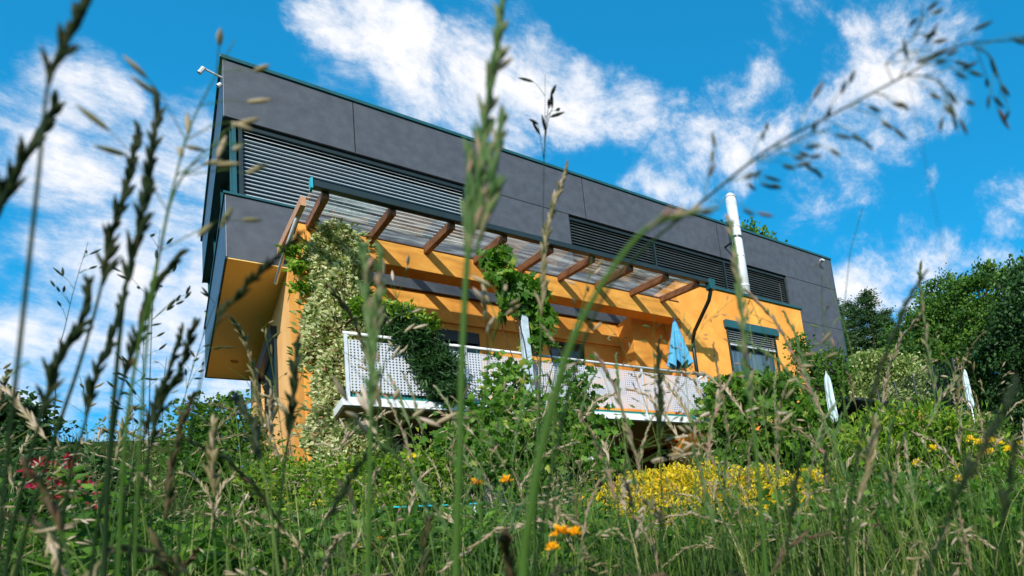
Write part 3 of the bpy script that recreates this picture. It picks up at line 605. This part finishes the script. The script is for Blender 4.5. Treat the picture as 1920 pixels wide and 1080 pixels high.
pine(1608, 543, 820, 40, 1.7, 'leftmost dark pine beside the end of the grey house')
pine(1640, 545, 820, 43, 1.8, 'dark pine standing second from the house end')
pine(1672, 520, 820, 40, 1.7, 'tallest dark pine of the row behind the house end')
pine(1702, 560, 820, 42, 1.6, 'dark pine next to the mid green tree, farthest from the house')
pine(1585, 590, 820, 46, 1.8, 'low dark pine partly hidden by the end wall of the house')

# background left shrubs
shrub('rhododendron', foot(100, 960, 7), [at(60,910,7,.35), at(120,900,7,.30), at(100,950,6.8,.45), at(170,930,7,.3), at(30,960,6.8,.4)],
      'dark bush with crimson flowers low at the left', 'shrub', DKGREEN, 130, 30, .1, .11, .045, r0=.02)
C_, D_, T_ = clumped([at(105,880,6.1,.2,.12), at(130,915,6.0,.18,.12), at(150,940,6.0,.14,.1), at(75,890,6.1,.18,.12), at(90,930,6.0,.2,.12)], 26, 12, .03)
o = leaves('crimson_blossoms', C_, D_, .05, .045, T_, RED, bpy.data.objects['rhododendron'])
shrub('hazel_shrub', foot(220, 900, 10), [at(200,868,12,.35,.22), at(270,880,12,.4,.2), at(140,872,12,.4,.24), at(320,885,12,.35,.2), at(90,880,12,.35,.2), at(235,845,12,.10,.2), at(240,940,9.8,.7,.4), at(340,950,9.8,.6,.4), at(170,860,10,.15,.2), at(140,950,9.8,.6,.4)],
      'loose low green bush on the skyline left of the house', 'shrub', GREEN, 300, 30, .12, .09, .06, r0=.02)
shrub('elder_shrub', foot(560, 930, 8.6), [at(520,900,8.8,.35,.25), at(590,905,8.7,.35,.22), at(660,900,8.6,.4,.24), at(740,890,8.5,.4,.26), at(820,880,8.4,.35,.3), at(860,850,8.3,.2,.3), at(620,950,8.2,.5,.25), at(740,960,8.2,.5,.25)],
      'low bright green undergrowth bush at the foot of the ivy pillar', 'shrub', LIME, 240, 26, .10, .09, .05, r0=.015)

# ------------------------------------------------------------------ garden things
q = P(1806, 690, 15.0); zt = q[2]; gz = float(H(q[0], q[1]))
parasol((q[0], q[1], gz), zt-gz, .06, 'narrow white closed parasol in front of the tall tree at the far right', WHITECLOTH, ALU, canlen=.95, slim=True)
q = P(1549, 700, 12.6); zt = q[2]
parasol((q[0], q[1], 3.68), zt-3.68, .065, 'white closed parasol beside the dark base of the house end', WHITECLOTH, ALU, canlen=.95, slim=True)
# flower stake
q = P(1793, 665, 14.0); gz = float(H(q[0], q[1])); e = empty('hollyhock', (q[0], q[1], gz), 'tall thin stalk dotted with small pink flowers left of the narrow white parasol', 'flower')
MB().tube([(q[0], q[1], gz), (q[0], q[1], q[2])], [.012, .006], 6, t=.5).build('stem', STEM, e, True)
z_ = rng.uniform(gz+1.0, q[2], 90); C_ = np.stack([np.full(90, q[0]), np.full(90, q[1]), z_], 1)+rng.normal(size=(90, 3))*.03
leaves('blossoms', C_, rng.normal(size=(90, 3)), .05, .045, rng.random(90), leafmat('pink_petal', [(0, (.5, .12, .14)), (1, (.7, .5, .5))]), e)
# wire fence
a = P(1650, 760, 19); bq = P(1800, 745, 17); za = float(H(a[0], a[1])); e = empty('wire_fence', (a[0], a[1], za), 'dark green wire mesh fence with thin posts behind the big bush', 'fence')
a[2] = P(1650, 775, 19)[2]-.5; bq[2] = a[2]
for k in range(5):
    q = a+(bq-a)*k/4; MB().tube([(q[0], q[1], q[2]-1.5), (q[0], q[1], q[2]+1.25)], .03, 8).build('fence_post', TEALD, e)
wm = MB()
for k in range(13): z = .05+k*.1; wm.tube([a+np.array([0, 0, z]), bq+np.array([0, 0, z])], .005, 4)
for k in range(56): q = a+(bq-a)*k/55; wm.tube([q, q+np.array([0, 0, 1.25])], .004, 4)
wm.build('wire_mesh', TEALD, e)
# terracotta planter
q = P(1690, 785, 16); 
e = empty('terracotta_planter', (q[0], q[1], q[2]-.3), 'reddish terracotta planter box behind the big bush by the fence', 'planter')
MB().obox((q[0], q[1], q[2]-.1), (.36, -.36, 0), (.15, .15, 0), (0, 0, .22)).build('box', CLAY, e, bevel=.02)
MB().obox((q[0], q[1], q[2]+.14), (.39, -.39, 0), (.17, .17, 0), (0, 0, .025)).build('rim', CLAY, e, bevel=.01)
MB().obox((q[0], q[1], q[2]-.75), (.3, -.3, 0), (.12, .12, 0), (0, 0, .43)).build('plinth', BROWNWALL, e)
# garden table with turquoise top edge and white cloth
q = P(850, 946, 6.6); gz = float(H(q[0], q[1])); tz = q[2]
e = empty('garden_table', (q[0], q[1], gz), 'turquoise edged garden table half hidden in the tall grass', 'table')
MB().box(q[0]-.62, q[0]+.30, q[1]-.02, q[1]+.5, tz-.012, tz+.006).build('table_top', mottled('turquoise_paint', (.01, .42, .50), (.02, .50, .58), 8, .4, .5), e, bevel=.004)
for sx in (-.58, .26):
    for sy in (.02, .46): MB().tube([(q[0]+sx, q[1]+sy, gz-.02), (q[0]+sx, q[1]+sy, tz)], .014, 8).build('leg', WOODPALE, e)
cl = []; fc = []
nn = 26
for k in range(nn):
    for j in range(7):
        x = q[0]-.05+k*.010; cl.append((x, q[1]-.035-.02*math.sin(k*1.1)*j/6-.01, tz-.03-j*(.06+.004*math.sin(k*.5))))
for k in range(nn-1):
    for j in range(6): s_ = k*7+j; fc.append((s_, s_+7, s_+8, s_+1))
me = bpy.data.meshes.new('white_cloth'); me.from_pydata(cl, [], fc); o = link('white_cloth', me, WHITECLOTH)
o.modifiers.new('s', 'SOLIDIFY').thickness = .003
tag(o, 'crumpled white cloth hanging from the turquoise garden table in the grass', 'cloth')
# timber steps at the left
q = P(330, 945, 7.6); gz = float(H(q[0], q[1]))
e = empty('timber_edging', (q[0], q[1], gz), 'weathered timber sleepers edging the bed at the lower left of the house', 'garden edging')
for k in range(4):
    MB().box(q[0]-.9, q[0]+1.3, q[1]+k*.30, q[1]+.14+k*.30, gz-.1+k*.10, gz+.06+k*.13).build('sleeper', mottled('grey_brown_timber', (.10, .065, .05), (.20, .14, .11), 6, .9, .1, .4, 30, stretch=(.4, 3, 3)), e, bevel=.01)

# ------------------------------------------------------------------ meadow
CL = sorted(math.atan2(ray(q_, 960)[0], ray(q_, 960)[1]) for q_ in (1150, 1570))
def polar_pts(n, r0, r1, p_=1.0, az0=-14, az1=68, thin=.55):
    a = np.radians(rng.uniform(az0, az1, n)); r_ = r0*(r1/r0)**(rng.random(n)**p_)
    x = r_*np.sin(a); y = r_*np.cos(a); k = ~((y > 9.9) & (x > 1.2) & (x < 15.6))
    aa = np.arctan2(x, y); rr = np.hypot(x, y)        # the strip before the golden bush has been trodden down
    k &= ~((aa > CL[0]) & (aa < CL[1]) & (rr > 2.4) & (rr < 7.6) & (rng.random(n) < thin)); x, y = x[k], y[k]
    return x, y, H(x, y)
def blades(name, n, r0, r1, h0, h1, w0, label, p_=1.0, bias=0., parent=None):
    x, y, z = polar_pts(n, r0, r1, p_); n = len(x); h = rng.uniform(h0, h1, n)*rng.uniform(.6, 1, n); w = w0*rng.uniform(.6, 1.4, n)
    a = rng.uniform(0, 2*math.pi, n); b = rng.uniform(0, 2*math.pi, n); lean = h*rng.uniform(.05, .75, n)**1.3
    side = np.stack([np.cos(a), np.sin(a), np.zeros(n)], 1); ld = np.stack([np.cos(b), np.sin(b), np.zeros(n)], 1)
    vs = []; K = 5
    for k in range(K):
        s_ = k/(K-1); c = np.stack([x, y, z-.02], 1)+ld*(lean*s_**2)[:, None]; c[:, 2] += h*(s_-.28*s_**3*(lean/h))
        ww = (w*(1-s_**1.6)+.0004)[:, None]*.5; vs += [c-side*ww, c+side*ww]
    V = np.stack(vs, 1).reshape(-1, 3); i = np.arange(n)[:, None]*(2*K)
    F = np.concatenate([i+np.array([[2*k, 2*k+1, 2*k+3, 2*k+2]]) for k in range(K-1)], 1).reshape(-1, 4)
    patch = .15*np.sin(x*1.9+y)+.12*np.sin(y*3.1-x*1.2)
    tt = np.clip(rng.normal(size=n)*.26+.45+bias+patch, 0, 1)
    o = npmesh(name, V, F, np.repeat(tt, K-1), GRASS, parent); return tag(o, label, 'grass', kind='stuff')
blades('meadow_grass', 76000, 1.9, 18, .10, .34, .0055, 'dense green meadow grass growing up the slope to the house')
blades('meadow_grass_fine', 2600, 1.6, 6, .3, .6, .0045, 'long thin grass blades standing above the denser meadow', bias=.15)
# leafy weeds
x, y, z = polar_pts(42000, 2.3, 16, thin=.75); n = len(x); C_ = np.stack([x, y, z+rng.uniform(.02, .42, n)*(.7+.3*np.sin(x*2.3)*np.sin(y*2.9))], 1)
o = leaves('meadow_weeds', C_, rng.normal(size=(n, 3))+np.array([0, 0, .5]), .06*rng.uniform(.5, 1.4, n), .03*rng.uniform(.6, 1.3, n), np.clip(rng.normal(size=n)*.22+.5, 0, 1), GREEN)
tag(o, 'low broad leaved weeds mixed through the meadow grass', 'weeds', kind='stuff')

def seedhead(sm, stm, pts, typ, sc, t0=.5, dens=1.0):
    """pts: rachis polyline (world) from lower end to tip; adds spikelets to sm and side branches to stm"""
    pts = [np.array(p, float) for p in pts]; seg = [np.linalg.norm(b-a) for a, b in zip(pts, pts[1:])]; tot = sum(seg)
    def at_s(s):
        s *= tot
        for a, b, l in zip(pts, pts[1:], seg):
            if s <= l: return a+(b-a)*s/l, (b-a)/l
            s -= l
        return pts[-1], (pts[-1]-pts[-2])/seg[-1]
    if typ == 'spike':
        n = int(tot/(.0055*sc)*dens)
        for k in range(n):
            s = (k+.5)/n; p, d = at_s(s); u = unit(rng.normal(size=(1, 3)))[0]; u -= d*(u@d); u /= np.linalg.norm(u)
            ln = .021*sc*(1.15-.5*s)*random.uniform(.8, 1.2)
            for m_ in range(3):
                v = d*(.93-.08*m_)+u*(.06+.13*m_)+rng.normal(size=3)*.06; v /= np.linalg.norm(v); o0 = p+d*ln*.25*m_
                sm.spindle(o0, o0+v*ln, .0020*sc, min(1, max(0, t0+random.gauss(0, .22))), 5)
    elif typ == 'panicle':
        n = max(4, int(tot/(.028*sc)*dens))
        for k in range(n):
            s = k/n; p, d = at_s(s)
            for w_ in range(random.choice((1, 2, 2))):
                u = unit(rng.normal(size=(1, 3)))[0]; u -= d*(u@d); u /= np.linalg.norm(u)
                bl2 = (.055*(1-s)+.012)*sc*random.uniform(.6, 1.25); v = d*.75+u*.66; e1 = p+v*bl2*.6; e2 = e1+(v*.8+np.array([0, 0, -.35]))*bl2*.4
                stm.tube([p, e1, e2], [.0005*sc, .0004*sc, .0003*sc], 4, False, t=.6)
                m2 = max(1, int(bl2/(.022*sc)))
                for j in range(m2):
                    f_ = 1-j*.28; q_ = p+(e2-p)*f_; vv = v+rng.normal(size=3)*.35+np.array([0, 0, -.25]); vv /= np.linalg.norm(vv)
                    sm.spindle(q_, q_+vv*.017*sc*random.uniform(.8, 1.3), .0021*sc, min(1, max(0, t0+random.gauss(0, .22))), 5)
    return
# anonymous mid-distance stalks (nobody could count them)
def thicket(n, r0, r1, h0, h1, nm, seeds, types, sc, rad, lab1, lab2, bend, az0=-14, az1=68, cut=None):
    st = MB(); sd_ = MB(); x, y, z = polar_pts(n, r0, r1, 1, az0, az1)
    for k in range(len(x)):
        h = random.uniform(h0, h1); a = random.uniform(0, 6.28); ln = random.uniform(.05, bend)*h; base = np.array([x[k], y[k], z[k]-.02]); lv = np.array([math.cos(a), math.sin(a), 0])
        pts = [base+lv*ln*s**2.2+np.array([0, 0, h*(s-bend*.5*s**5)]) for s in np.linspace(0, 1, 9)]
        st.tube(pts, [rad*(1-.65*s) for s in np.linspace(0, 1, 9)], 4, False, t=random.uniform(.1, 1))
        ty = random.choice(types)
        if ty: seedhead(sd_, st, pts[random.choice((5, 6)):], ty, sc*random.uniform(.8, 1.2), random.choice((.3, .6, .8)), .8)
    g = st.build(nm+'_stems', STEM, None, True); tag(g, lab1, 'grass', kind='stuff')
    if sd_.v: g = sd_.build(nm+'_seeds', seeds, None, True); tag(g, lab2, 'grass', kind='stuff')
thicket(640, 1.7, 7.5, .45, 1.05, 'tall_grass', DRY, ('panicle', 'panicle', 'spike', None), 1.2, .0017, 'thin stems of flowering grass rising out of the meadow', 'beige feathery seed heads of the tall meadow grass', .4)
thicket(170, 1.0, 2.6, .32, .62, 'bent_grass', DRY, ('panicle', 'spike', None, None), .9, .0015, 'blurred bent stems in the nearer part of the meadow', 'dry drooping seed heads in the nearer part of the meadow', .9)
thicket(60, .65, 1.2, .22, .42, 'near_grass', SEEDDK, ('spike', None, None), .8, .0016, 'blurred green stems right in front of the camera', 'dark seed heads right in front of the camera', .5)
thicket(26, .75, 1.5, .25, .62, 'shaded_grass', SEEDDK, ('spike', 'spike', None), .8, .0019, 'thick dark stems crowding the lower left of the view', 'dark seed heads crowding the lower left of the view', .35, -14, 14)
thicket(150, .9, 2.4, .35, .85, 'green_grass', SEEDPK, ('spike', 'panicle', 'spike', None), .7, .0012, 'slender green stems in front of the balcony and the bushes', 'green and pinkish seed heads in front of the balcony', .3, 14, 60)
# leafy herbs: upright stems with leaves in pairs
x, y, z = polar_pts(1500, 2.2, 9.5, thin=.93); hb = MB(); C_ = []; D_ = []; S_ = []
for k in range(len(x)):
    h = random.uniform(.22, .62)*(.75+.25*math.sin(x[k]*1.7+y[k])); b0 = np.array([x[k], y[k], z[k]]); tp = b0+np.array([random.gauss(0, .06), random.gauss(0, .06), h])
    hb.tube([b0, (b0+tp)/2+rng.normal(size=3)*.01, tp], [.003, .0022, .001], 4, False, t=.3); m_ = int(h/.035); a0 = random.uniform(0, 3)
    for j in range(m_):
        q_ = (j+2)/(m_+2); a = a0+j*1.7
        for sg in (0, math.pi): C_.append(b0+(tp-b0)*q_); D_.append((math.cos(a+sg), math.sin(a+sg), .35+.5*q_)); S_.append((.085 if k % 3 else .055)*(1.25-.75*q_))
C_ = np.array(C_); D_ = np.array(D_); S_ = np.array(S_); tn = np.clip(rng.normal(size=len(C_))*.2+.45+.25*(C_[:, 2]-H(C_[:, 0], C_[:, 1])), 0, 1)
g = hb.build('herb_stems', STEM, None, True); tag(g, 'upright stems of leafy herbs among the grass', 'herbs', kind='stuff')
o = leaves('herb_leaves', C_, D_, S_, S_*.36, tn, LAUREL); tag(o, 'narrow fresh green leaves of the herbs among the grass', 'herbs', kind='stuff')

# foreground stalks, each one a thing:  (path in survey pixels from tip down, depth, head share, type, scale, seeds, stem radius mm, label)
GS = 'tall seeding grass stalks close to the camera'
def smooth(pts, n=4):
    pts = [np.array(p, float) for p in pts]; o = []
    P4 = [2*pts[0]-pts[1]]+pts+[2*pts[-1]-pts[-2]]
    for k in range(1, len(P4)-2):
        a, b, c, d = P4[k-1:k+3]
        for j in range(n):
            t_ = j/n; o.append(.5*((2*b)+(-a+c)*t_+(2*a-5*b+4*c-d)*t_*t_+(-a+3*b-3*c+d)*t_**3))
    o.append(pts[-1]); return o
def stalk(path, d, head, typ, sc, seeds, rmm, label, t0=.5, extra=(), st_t=.4, dens=1.0, leaf=None, d1=None):
    d1 = d if d1 is None else d1; n = len(path)
    w_ = [P(px, py, d+(d1-d)*k/max(1, n-1)) for k, (px, py) in enumerate(path)]
    lo = w_[-1]; dr = (w_[-1]-w_[-2]); dr = dr/np.linalg.norm(dr); gz = float(H(lo[0], lo[1]))
    drop = max(.02, lo[2]-gz+.03); hx_ = np.array([dr[0], dr[1], 0])*min(.12, drop*.3)
    w_ += [lo+hx_*.6+np.array([0, 0, -drop*.5]), lo+hx_+np.array([0, 0, -drop])]
    pts = smooth(w_, 5)[::-1]; m_ = len(pts)
    e = empty('grass_stalk', pts[0], label, 'grass stalk', GS)
    if typ == 'spike' and seeds is SEEDDK: sc *= .82; rmm *= .8
    stm = MB(); sm = MB(); rr_ = [1.35*rmm/1000*(1-.75*k/(m_-1)) for k in range(m_)]
    stm.tube(pts, rr_, 8, True, t=st_t)
    ki = int((n-1-head)*5)+10; ki = min(max(ki, 0), m_-2)
    seedhead(sm, stm, pts[ki:], typ, sc, t0, dens)
    for ex in extra:
        ep = [P(a_, b_, d) for a_, b_ in ex[::-1]]; ep = smooth(ep, 3)
        j = min(range(m_), key=lambda q_: np.linalg.norm(pts[q_]-ep[0])); ep = [pts[j]]+ep
        stm.tube(ep, [rmm/1000*.45]*(len(ep)-1)+[rmm/1000*.15], 5, False, t=st_t); sx = MB(); seedhead(sx, stm, ep[1:], typ, sc*.95, t0, dens); sx.build('seed_head', seeds, e, True)
    stm.build('stem', STEM, e, True); sm.build('seed_head', seeds, e, True)
    if leaf:
        for lp in leaf:
            q3 = smooth([P(a_, b_, d) for a_, b_ in lp[:-1]], 4); wv = lp[-1]/1000; sd3 = R[:, 0]*.8+R[:, 2]*.5; v = []
            K = len(q3)
            for k, p in enumerate(q3):
                s_ = k/(K-1); ww = wv*math.sin(math.pi*min(.98, .25+.75*s_))**.7*.5+.0003; v += [tuple(p-sd3*ww), tuple(p+sd3*ww)]
            F_ = [(2*k, 2*k+1, 2*k+3, 2*k+2) for k in range(K-1)]; lm_ = MB(); lm_.v = v; lm_.f = F_; lm_.t = [.45]*len(F_); lm_.build('blade', GRASS, e, True)
    return e
ST = [
 ([(182,-40),(150,30),(105,120),(88,170),(72,330),(40,620),(0,1000)], .36, 3, 'spike', .85, SEEDDK, 1.3, 'blurred dark seed head hanging at the top left corner', .25),
 ([(100,205),(60,270),(25,345),(-10,420),(-60,600),(-100,900)], .42, 3, 'spike', .95, SEEDDK, 1.3, 'dark seed head leaning in from the left edge below the top left one', .3),
 ([(297,195),(283,290),(262,420),(235,540),(218,700),(205,860),(195,1080)], .50, 3, 'spike', .95, SEEDDK, 2.2, 'thick dark green seed head, tallest of the cluster left of the house', .35),
 ([(258,250),(240,340),(205,450),(188,545),(150,680),(100,830),(30,1080)], .52, 3, 'spike', .9, SEEDDK, 1.6, 'slim dark seed head just left of the tallest one in the left cluster', .35),
 ([(332,480),(290,540),(262,620),(230,720),(205,860),(170,1080)], .55, 3, 'spike', .9, SEEDDK, 1.6, 'dark seed head leaning right across the middle of the left cluster', .3),
 ([(165,540),(150,610),(105,690),(75,790),(40,920),(10,1080)], .5, 3, 'spike', .95, SEEDDK, 1.8, 'dark seed head leaning right, nearest the round tree at the left', .25),
 ([(362,615),(335,700),(300,770),(280,850),(255,960),(240,1080)], .6, 3, 'spike', .9, SEEDDK, 1.5, 'dark green seed head with a smooth pointed tip right of the left cluster', .3),
 ([(340,625),(318,690),(290,760),(270,820),(235,930),(215,1080)], .62, 3, 'spike', .8, SEEDDK, 1.2, 'thin dark seed head close beside the smooth pointed one', .4),
 ([(230,560),(205,640),(180,700),(160,790),(130,900),(110,1080)], .56, 3, 'spike', .85, SEEDDK, 1.5, 'short dark seed head low inside the left cluster', .3),
 ([(938,22),(930,110),(915,200),(898,330),(878,470),(868,640),(862,850),(855,1120)], .44, 4, 'spike', .95, SEEDPK, 2.4, 'tall blurred green and pink seed head rising in the centre above the roof line', .45),
 ([(715,490),(708,570),(700,680),(695,800),(693,930),(690,1120)], .5, 3, 'spike', .85, SEEDPK, 2.0, 'green stalk with a pinkish tip in front of the left end of the balcony', .5),
 ([(1315,398),(1255,410),(1200,440),(1125,540),(1065,660),(1020,820),(995,960),(980,1120)], .34, 2, 'spike', .55, SEEDPK, 2.6, 'thick green stem curving right to a small brown tip in front of the pergola', .85),
 ([(1990,55),(1900,75),(1800,85),(1700,140),(1560,215),(1440,280),(1320,375),(1215,460),(1130,560),(1060,760),(1000,1120)], .46, 6, 'panicle', .72, SEEDDK, 1.1, 'large drooping oat like seed head arching across the sky at the top right', .55),
 ([(1022,140),(1022,220),(1020,300),(1018,420),(1015,620),(1010,860),(1000,1120)], 1.1, 2, 'panicle', 1.35, SEEDDK, 1.0, 'fine dark oat head standing alone above the roof line right of the centre', .3),
 ([(1058,325),(1035,400),(1022,470),(1015,600),(1008,800),(1000,1120)], .9, 3, 'spike', 1.0, DRY, 1.1, 'thin brownish seed head below the lone oat head', .5),
 ([(556,655),(548,740),(540,830),(528,920),(515,1120)], .7, 2, 'spike', 1.1, SEEDDK, 1.8, 'dark green narrow seed head in front of the ivy pillar', .2),
 ([(1235,655),(1236,740),(1238,830),(1240,930),(1235,1120)], .9, 2, 'spike', 1.1, SEEDDK, 1.4, 'straight dark narrow seed head in front of the right part of the balcony', .25),
 ([(1372,430),(1385,530),(1398,650),(1410,780),(1425,920),(1440,1120)], .62, 3, 'spike', .85, SEEDPK, 2.2, 'long brown green seed head crossing the flue and the bay window', .5),
 ([(1728,520),(1690,590),(1655,680),(1625,780),(1600,900),(1585,1120)], .55, 3, 'spike', .7, SEEDDK, 1.9, 'dark pointed stalk leaning right in front of the pine trees', .35),
 ([(1895,745),(1850,830),(1800,920),(1765,1010),(1740,1140)], .30, 3, 'spike', .7, SEEDDK, 2.0, 'heavily blurred dark stalk in the lower right corner', .1),
 ([(1905,840),(1890,920),(1878,1000),(1870,1140)], .36, 2, 'spike', .7, SEEDDK, 1.6, 'blurred dark stalk touching the right edge near the bottom', .1),
 ([(560,440),(500,500),(440,560),(400,620),(375,720),(350,860),(330,1120)], .5, 3, 'spike', .6, SEEDDK, 1.0, 'olive seed head bending right over the ochre soffit', .5),
 ([(470,268),(400,275),(350,320),(320,380),(300,470),(262,640),(235,820),(220,1120)], .5, 4, 'panicle', 1.1, DRY, 1.1, 'loose tan panicle in front of the upper left corner of the house', .5),
 ([(440,75),(400,150),(360,230),(330,330),(300,470),(270,700),(250,1120)], .5, 3, 'panicle', 1.0, DRY, .9, 'sparse beige oat head reaching above the left roof corner', .7),
 ([(770,480),(745,560),(715,640),(690,740),(680,1100)], 1.3, 2, 'panicle', 1.6, DRY, 1.0, 'beige feathery panicle in front of the left part of the beam', .8),
 ([(945,520),(935,590),(915,680),(905,800),(900,1100)], .8, 2, 'panicle', 1.4, DRY, 1.0, 'pale whitish panicle left of the vine covered post', .95),
 ([(760,770),(740,810),(720,860),(715,960),(710,1100)], .8, 2, 'panicle', 1.6, DRY, 1.0, 'pale drooping panicle low in front of the ivy', .95),
 ([(1110,480),(1095,560),(1065,660),(1040,800),(1020,1100)], .9, 3, 'panicle', 1.0, DRY, 1.2, 'tan panicle in front of the middle rafters of the pergola', .7),
 ([(1325,800),(1270,800),(1210,830),(1175,880),(1150,960),(1140,1100)], 1.0, 3, 'panicle', 1.5, DRY, 1.1, 'arching dry panicle below the right part of the balcony', .8),
 ([(1560,640),(1500,665),(1450,720),(1410,820),(1380,920),(1370,1100)], .9, 3, 'panicle', 1.2, DRY, 1.1, 'dry panicle bending right in front of the bay window', .7),
 ([(1470,800),(1410,790),(1350,800),(1310,860),(1290,1100)], 1.0, 3, 'panicle', 1.3, DRY, 1.0, 'dry panicle arching in front of the broad bush of lobed leaves', .75),
 ([(165,455),(145,520),(125,600),(105,720),(95,1100)], 1.5, 2, 'panicle', 1.2, SEEDDK, 1.0, 'thin sharp panicle at the left between the dark blurred heads', .3),
 ([(300,430),(290,520),(285,600),(280,760),(275,1100)], 1.4, 2, 'panicle', 1.3, SEEDDK, 1.0, 'fine sharp panicle against the cloud inside the left cluster', .3),
 ([(275,590),(268,660),(270,760),(268,1100)], 1.8, 2, 'panicle', 1.5, SEEDDK, 1.0, 'delicate panicle low against the sky, left of the rose bush', .3),
 ([(250,690),(248,750),(250,850),(248,1100)], 2.0, 2, 'panicle', 1.8, SEEDDK, 1.0, 'delicate short panicle under the left cluster', .3),
 ([(415,540),(385,620),(350,730),(330,850),(320,1100)], 1.4, 2, 'panicle', 1.2, SEEDDK, 1.0, 'wispy panicle crossing the lower left edge of the soffit', .5),
 ([(1640,800),(1625,880),(1605,960),(1600,1100)], .7, 2, 'spike', 1.0, DRY, 1.3, 'brown seed head low in front of the laurel bush', .4),
 ([(1500,850),(1490,920),(1480,1000),(1475,1100)], .7, 2, 'spike', 1.0, SEEDDK, 1.6, 'dark seed head in front of the right end of the golden bush', .3),
 ([(400,800),(398,860),(400,940),(405,1100)], .8, 2, 'spike', 1.1, DRY, 1.3, 'reddish brown seed head in front of the rose bush', .4),
 ([(690,850),(650,910),(610,980),(570,1040),(540,1120)], .6, 2, 'spike', .7, SEEDDK, 1.8, 'dark stalk leaning right low in front of the undergrowth', .1),
]
for q in ST: stalk(*q[:7], q[7], t0=q[8], st_t=(0 if q[5] is SEEDDK else .45), extra={9: [[(938,232),(920,360),(893,470)], [(878,296),(875,380),(872,470)], [(902,335),(890,420),(872,500)]], 10: [[(682,480),(688,560),(694,660)]], 12: [[(1730,5),(1720,60),(1660,120)], [(1885,190),(1860,110),(1830,90)], [(1790,200),(1760,150),(1700,140)], [(1560,240),(1500,260),(1420,300)]]}.get(ST.index(q), ()))

# ------------------------------------------------------------------ flowers
def flower(px, py, d, size, petal, label, group, n=48, double=False):
    c = P(px, py, d); gz = float(H(c[0], c[1])); e = empty('meadow_flower', (c[0], c[1], gz), label, 'flower', group)
    ln = rng.normal(size=2)*.02; MB().tube([(c[0]+ln[0], c[1]+ln[1], min(gz, c[2]-.1)-.02), (c[0]+ln[0]*.5, c[1]+ln[1]*.5, (gz+c[2])/2), (c[0], c[1], c[2]-size*.25)], [.0022, .0018, .0014], 6, t=.4).build('stem', STEM, e, True)
    a = rng.uniform(0, 2*math.pi, n); D_ = np.stack([np.cos(a), np.sin(a), rng.uniform(.0, 2.0, n)**1.5], 1)
    k = np.tile(c, (n, 1)); leaves('flower_head', k, D_, size*.55*rng.uniform(.8, 1.1, n), size*.22, rng.random(n), petal, e, fold=.05, droop=.05)
    MB().tube([c-np.array([0, 0, size*.35]), c-np.array([0, 0, size*.15]), c+np.array([0, 0, size*.02])], [size*.07, size*.17, size*.14], 8, t=.3).build('calyx', STEM, e, True)
GF = 'orange and yellow hawkweed flowers in the meadow'
for (px, py, d, s_, m_, lb) in [
 (1052,1000,1.05,.036,FLOR,'larger orange flower of the close pair near the bottom centre'), (1080,1002,1.07,.030,FLOR,'smaller orange flower of the close pair near the bottom centre'),
 (1036,1028,.9,.022,FLOR,'reddish orange flower below the close pair'), (893,908,1.7,.040,FLOR,'orange flower left of centre in the grass above the table'),
 (950,903,1.7,.040,FLOR,'orange flower right of the one above the table'), (597,946,2.6,.045,FLYE,'bright yellow flower below the ivy pillar'),
 (505,1032,2.4,.035,FLOR,'upper orange flower of the small group at the lower left'), (470,1047,2.4,.03,FLOR,'lower orange flower of the small group at the lower left'),
 (670,1027,2.2,.034,FLYE,'yellow flower low between the ivy and the table'), (712,1011,2.4,.03,FLOR,'small orange flower right of the low yellow one'),
 (772,857,3.2,.045,FLYE,'yellow flower in the dark under the balcony'), (523,1037,2.5,.025,FLYE,'small yellow flower at the right of the lower left group'),
 (1575,903,3.6,.03,FLYE,'tiny yellow flower between the golden bush and the laurel bush')]:
    flower(px, py, d, s_, m_, lb, GF)
YL = ['leftmost of the yellow flowers in the top row at the right', 'yellow flower second in the top row at the right, just below the first', 'yellow flower third in the top row at the right', 'yellow flower in the top row near the right edge, slightly lower', 'yellow flower at the right edge, end of the top row', 'single yellow flower below the top row, over the laurel bush', 'yellow flower over the crown of the laurel bush, left of the top row', 'leftmost pair member of the lowest row of yellow flowers', 'middle yellow flower of the lowest row at the right', 'yellow flower at the right edge, end of the lowest row', 'yellow flower between the third and fourth of the top row', 'small yellow flower leading the lowest row from the left', 'lone yellow flower in the middle of the laurel bush', 'lone yellow flower low in front of the laurel bush', 'yellow flower just under the top row', 'yellow flower just under the end of the top row']
for i_, (px, py) in enumerate([(1820,826),(1835,832),(1858,829),(1890,845),(1912,836),(1797,900),(1750,843),(1858,955),(1890,953),(1915,956),(1872,833),(1845,952),(1720,870),(1672,1030),(1855,850),(1905,842)]):
    flower(px, py, 4.6+.2*random.random(), .09, FLYE, YL[i_], 'flat yellow flowers at the lower right')
for (px, py, lb) in [(1290,1050,'white daisy low in front of the golden bush, rightmost of the daisies'),(1240,1062,'white daisy at the bottom edge below the golden bush'),(1180,905,'white daisy at the upper left of the golden bush'),(912,1060,'white daisy at the bottom edge left of the orange pair'),(1108,862,'topmost white daisy, against the climbing shrub'),(985,1040,'white daisy just left of the reddish orange flower'),(1210,1025,'white daisy between the orange pair and the golden bush')]:
    flower(px, py, 2.8, .03, WHITEF, lb, 'white daisies in the meadow')
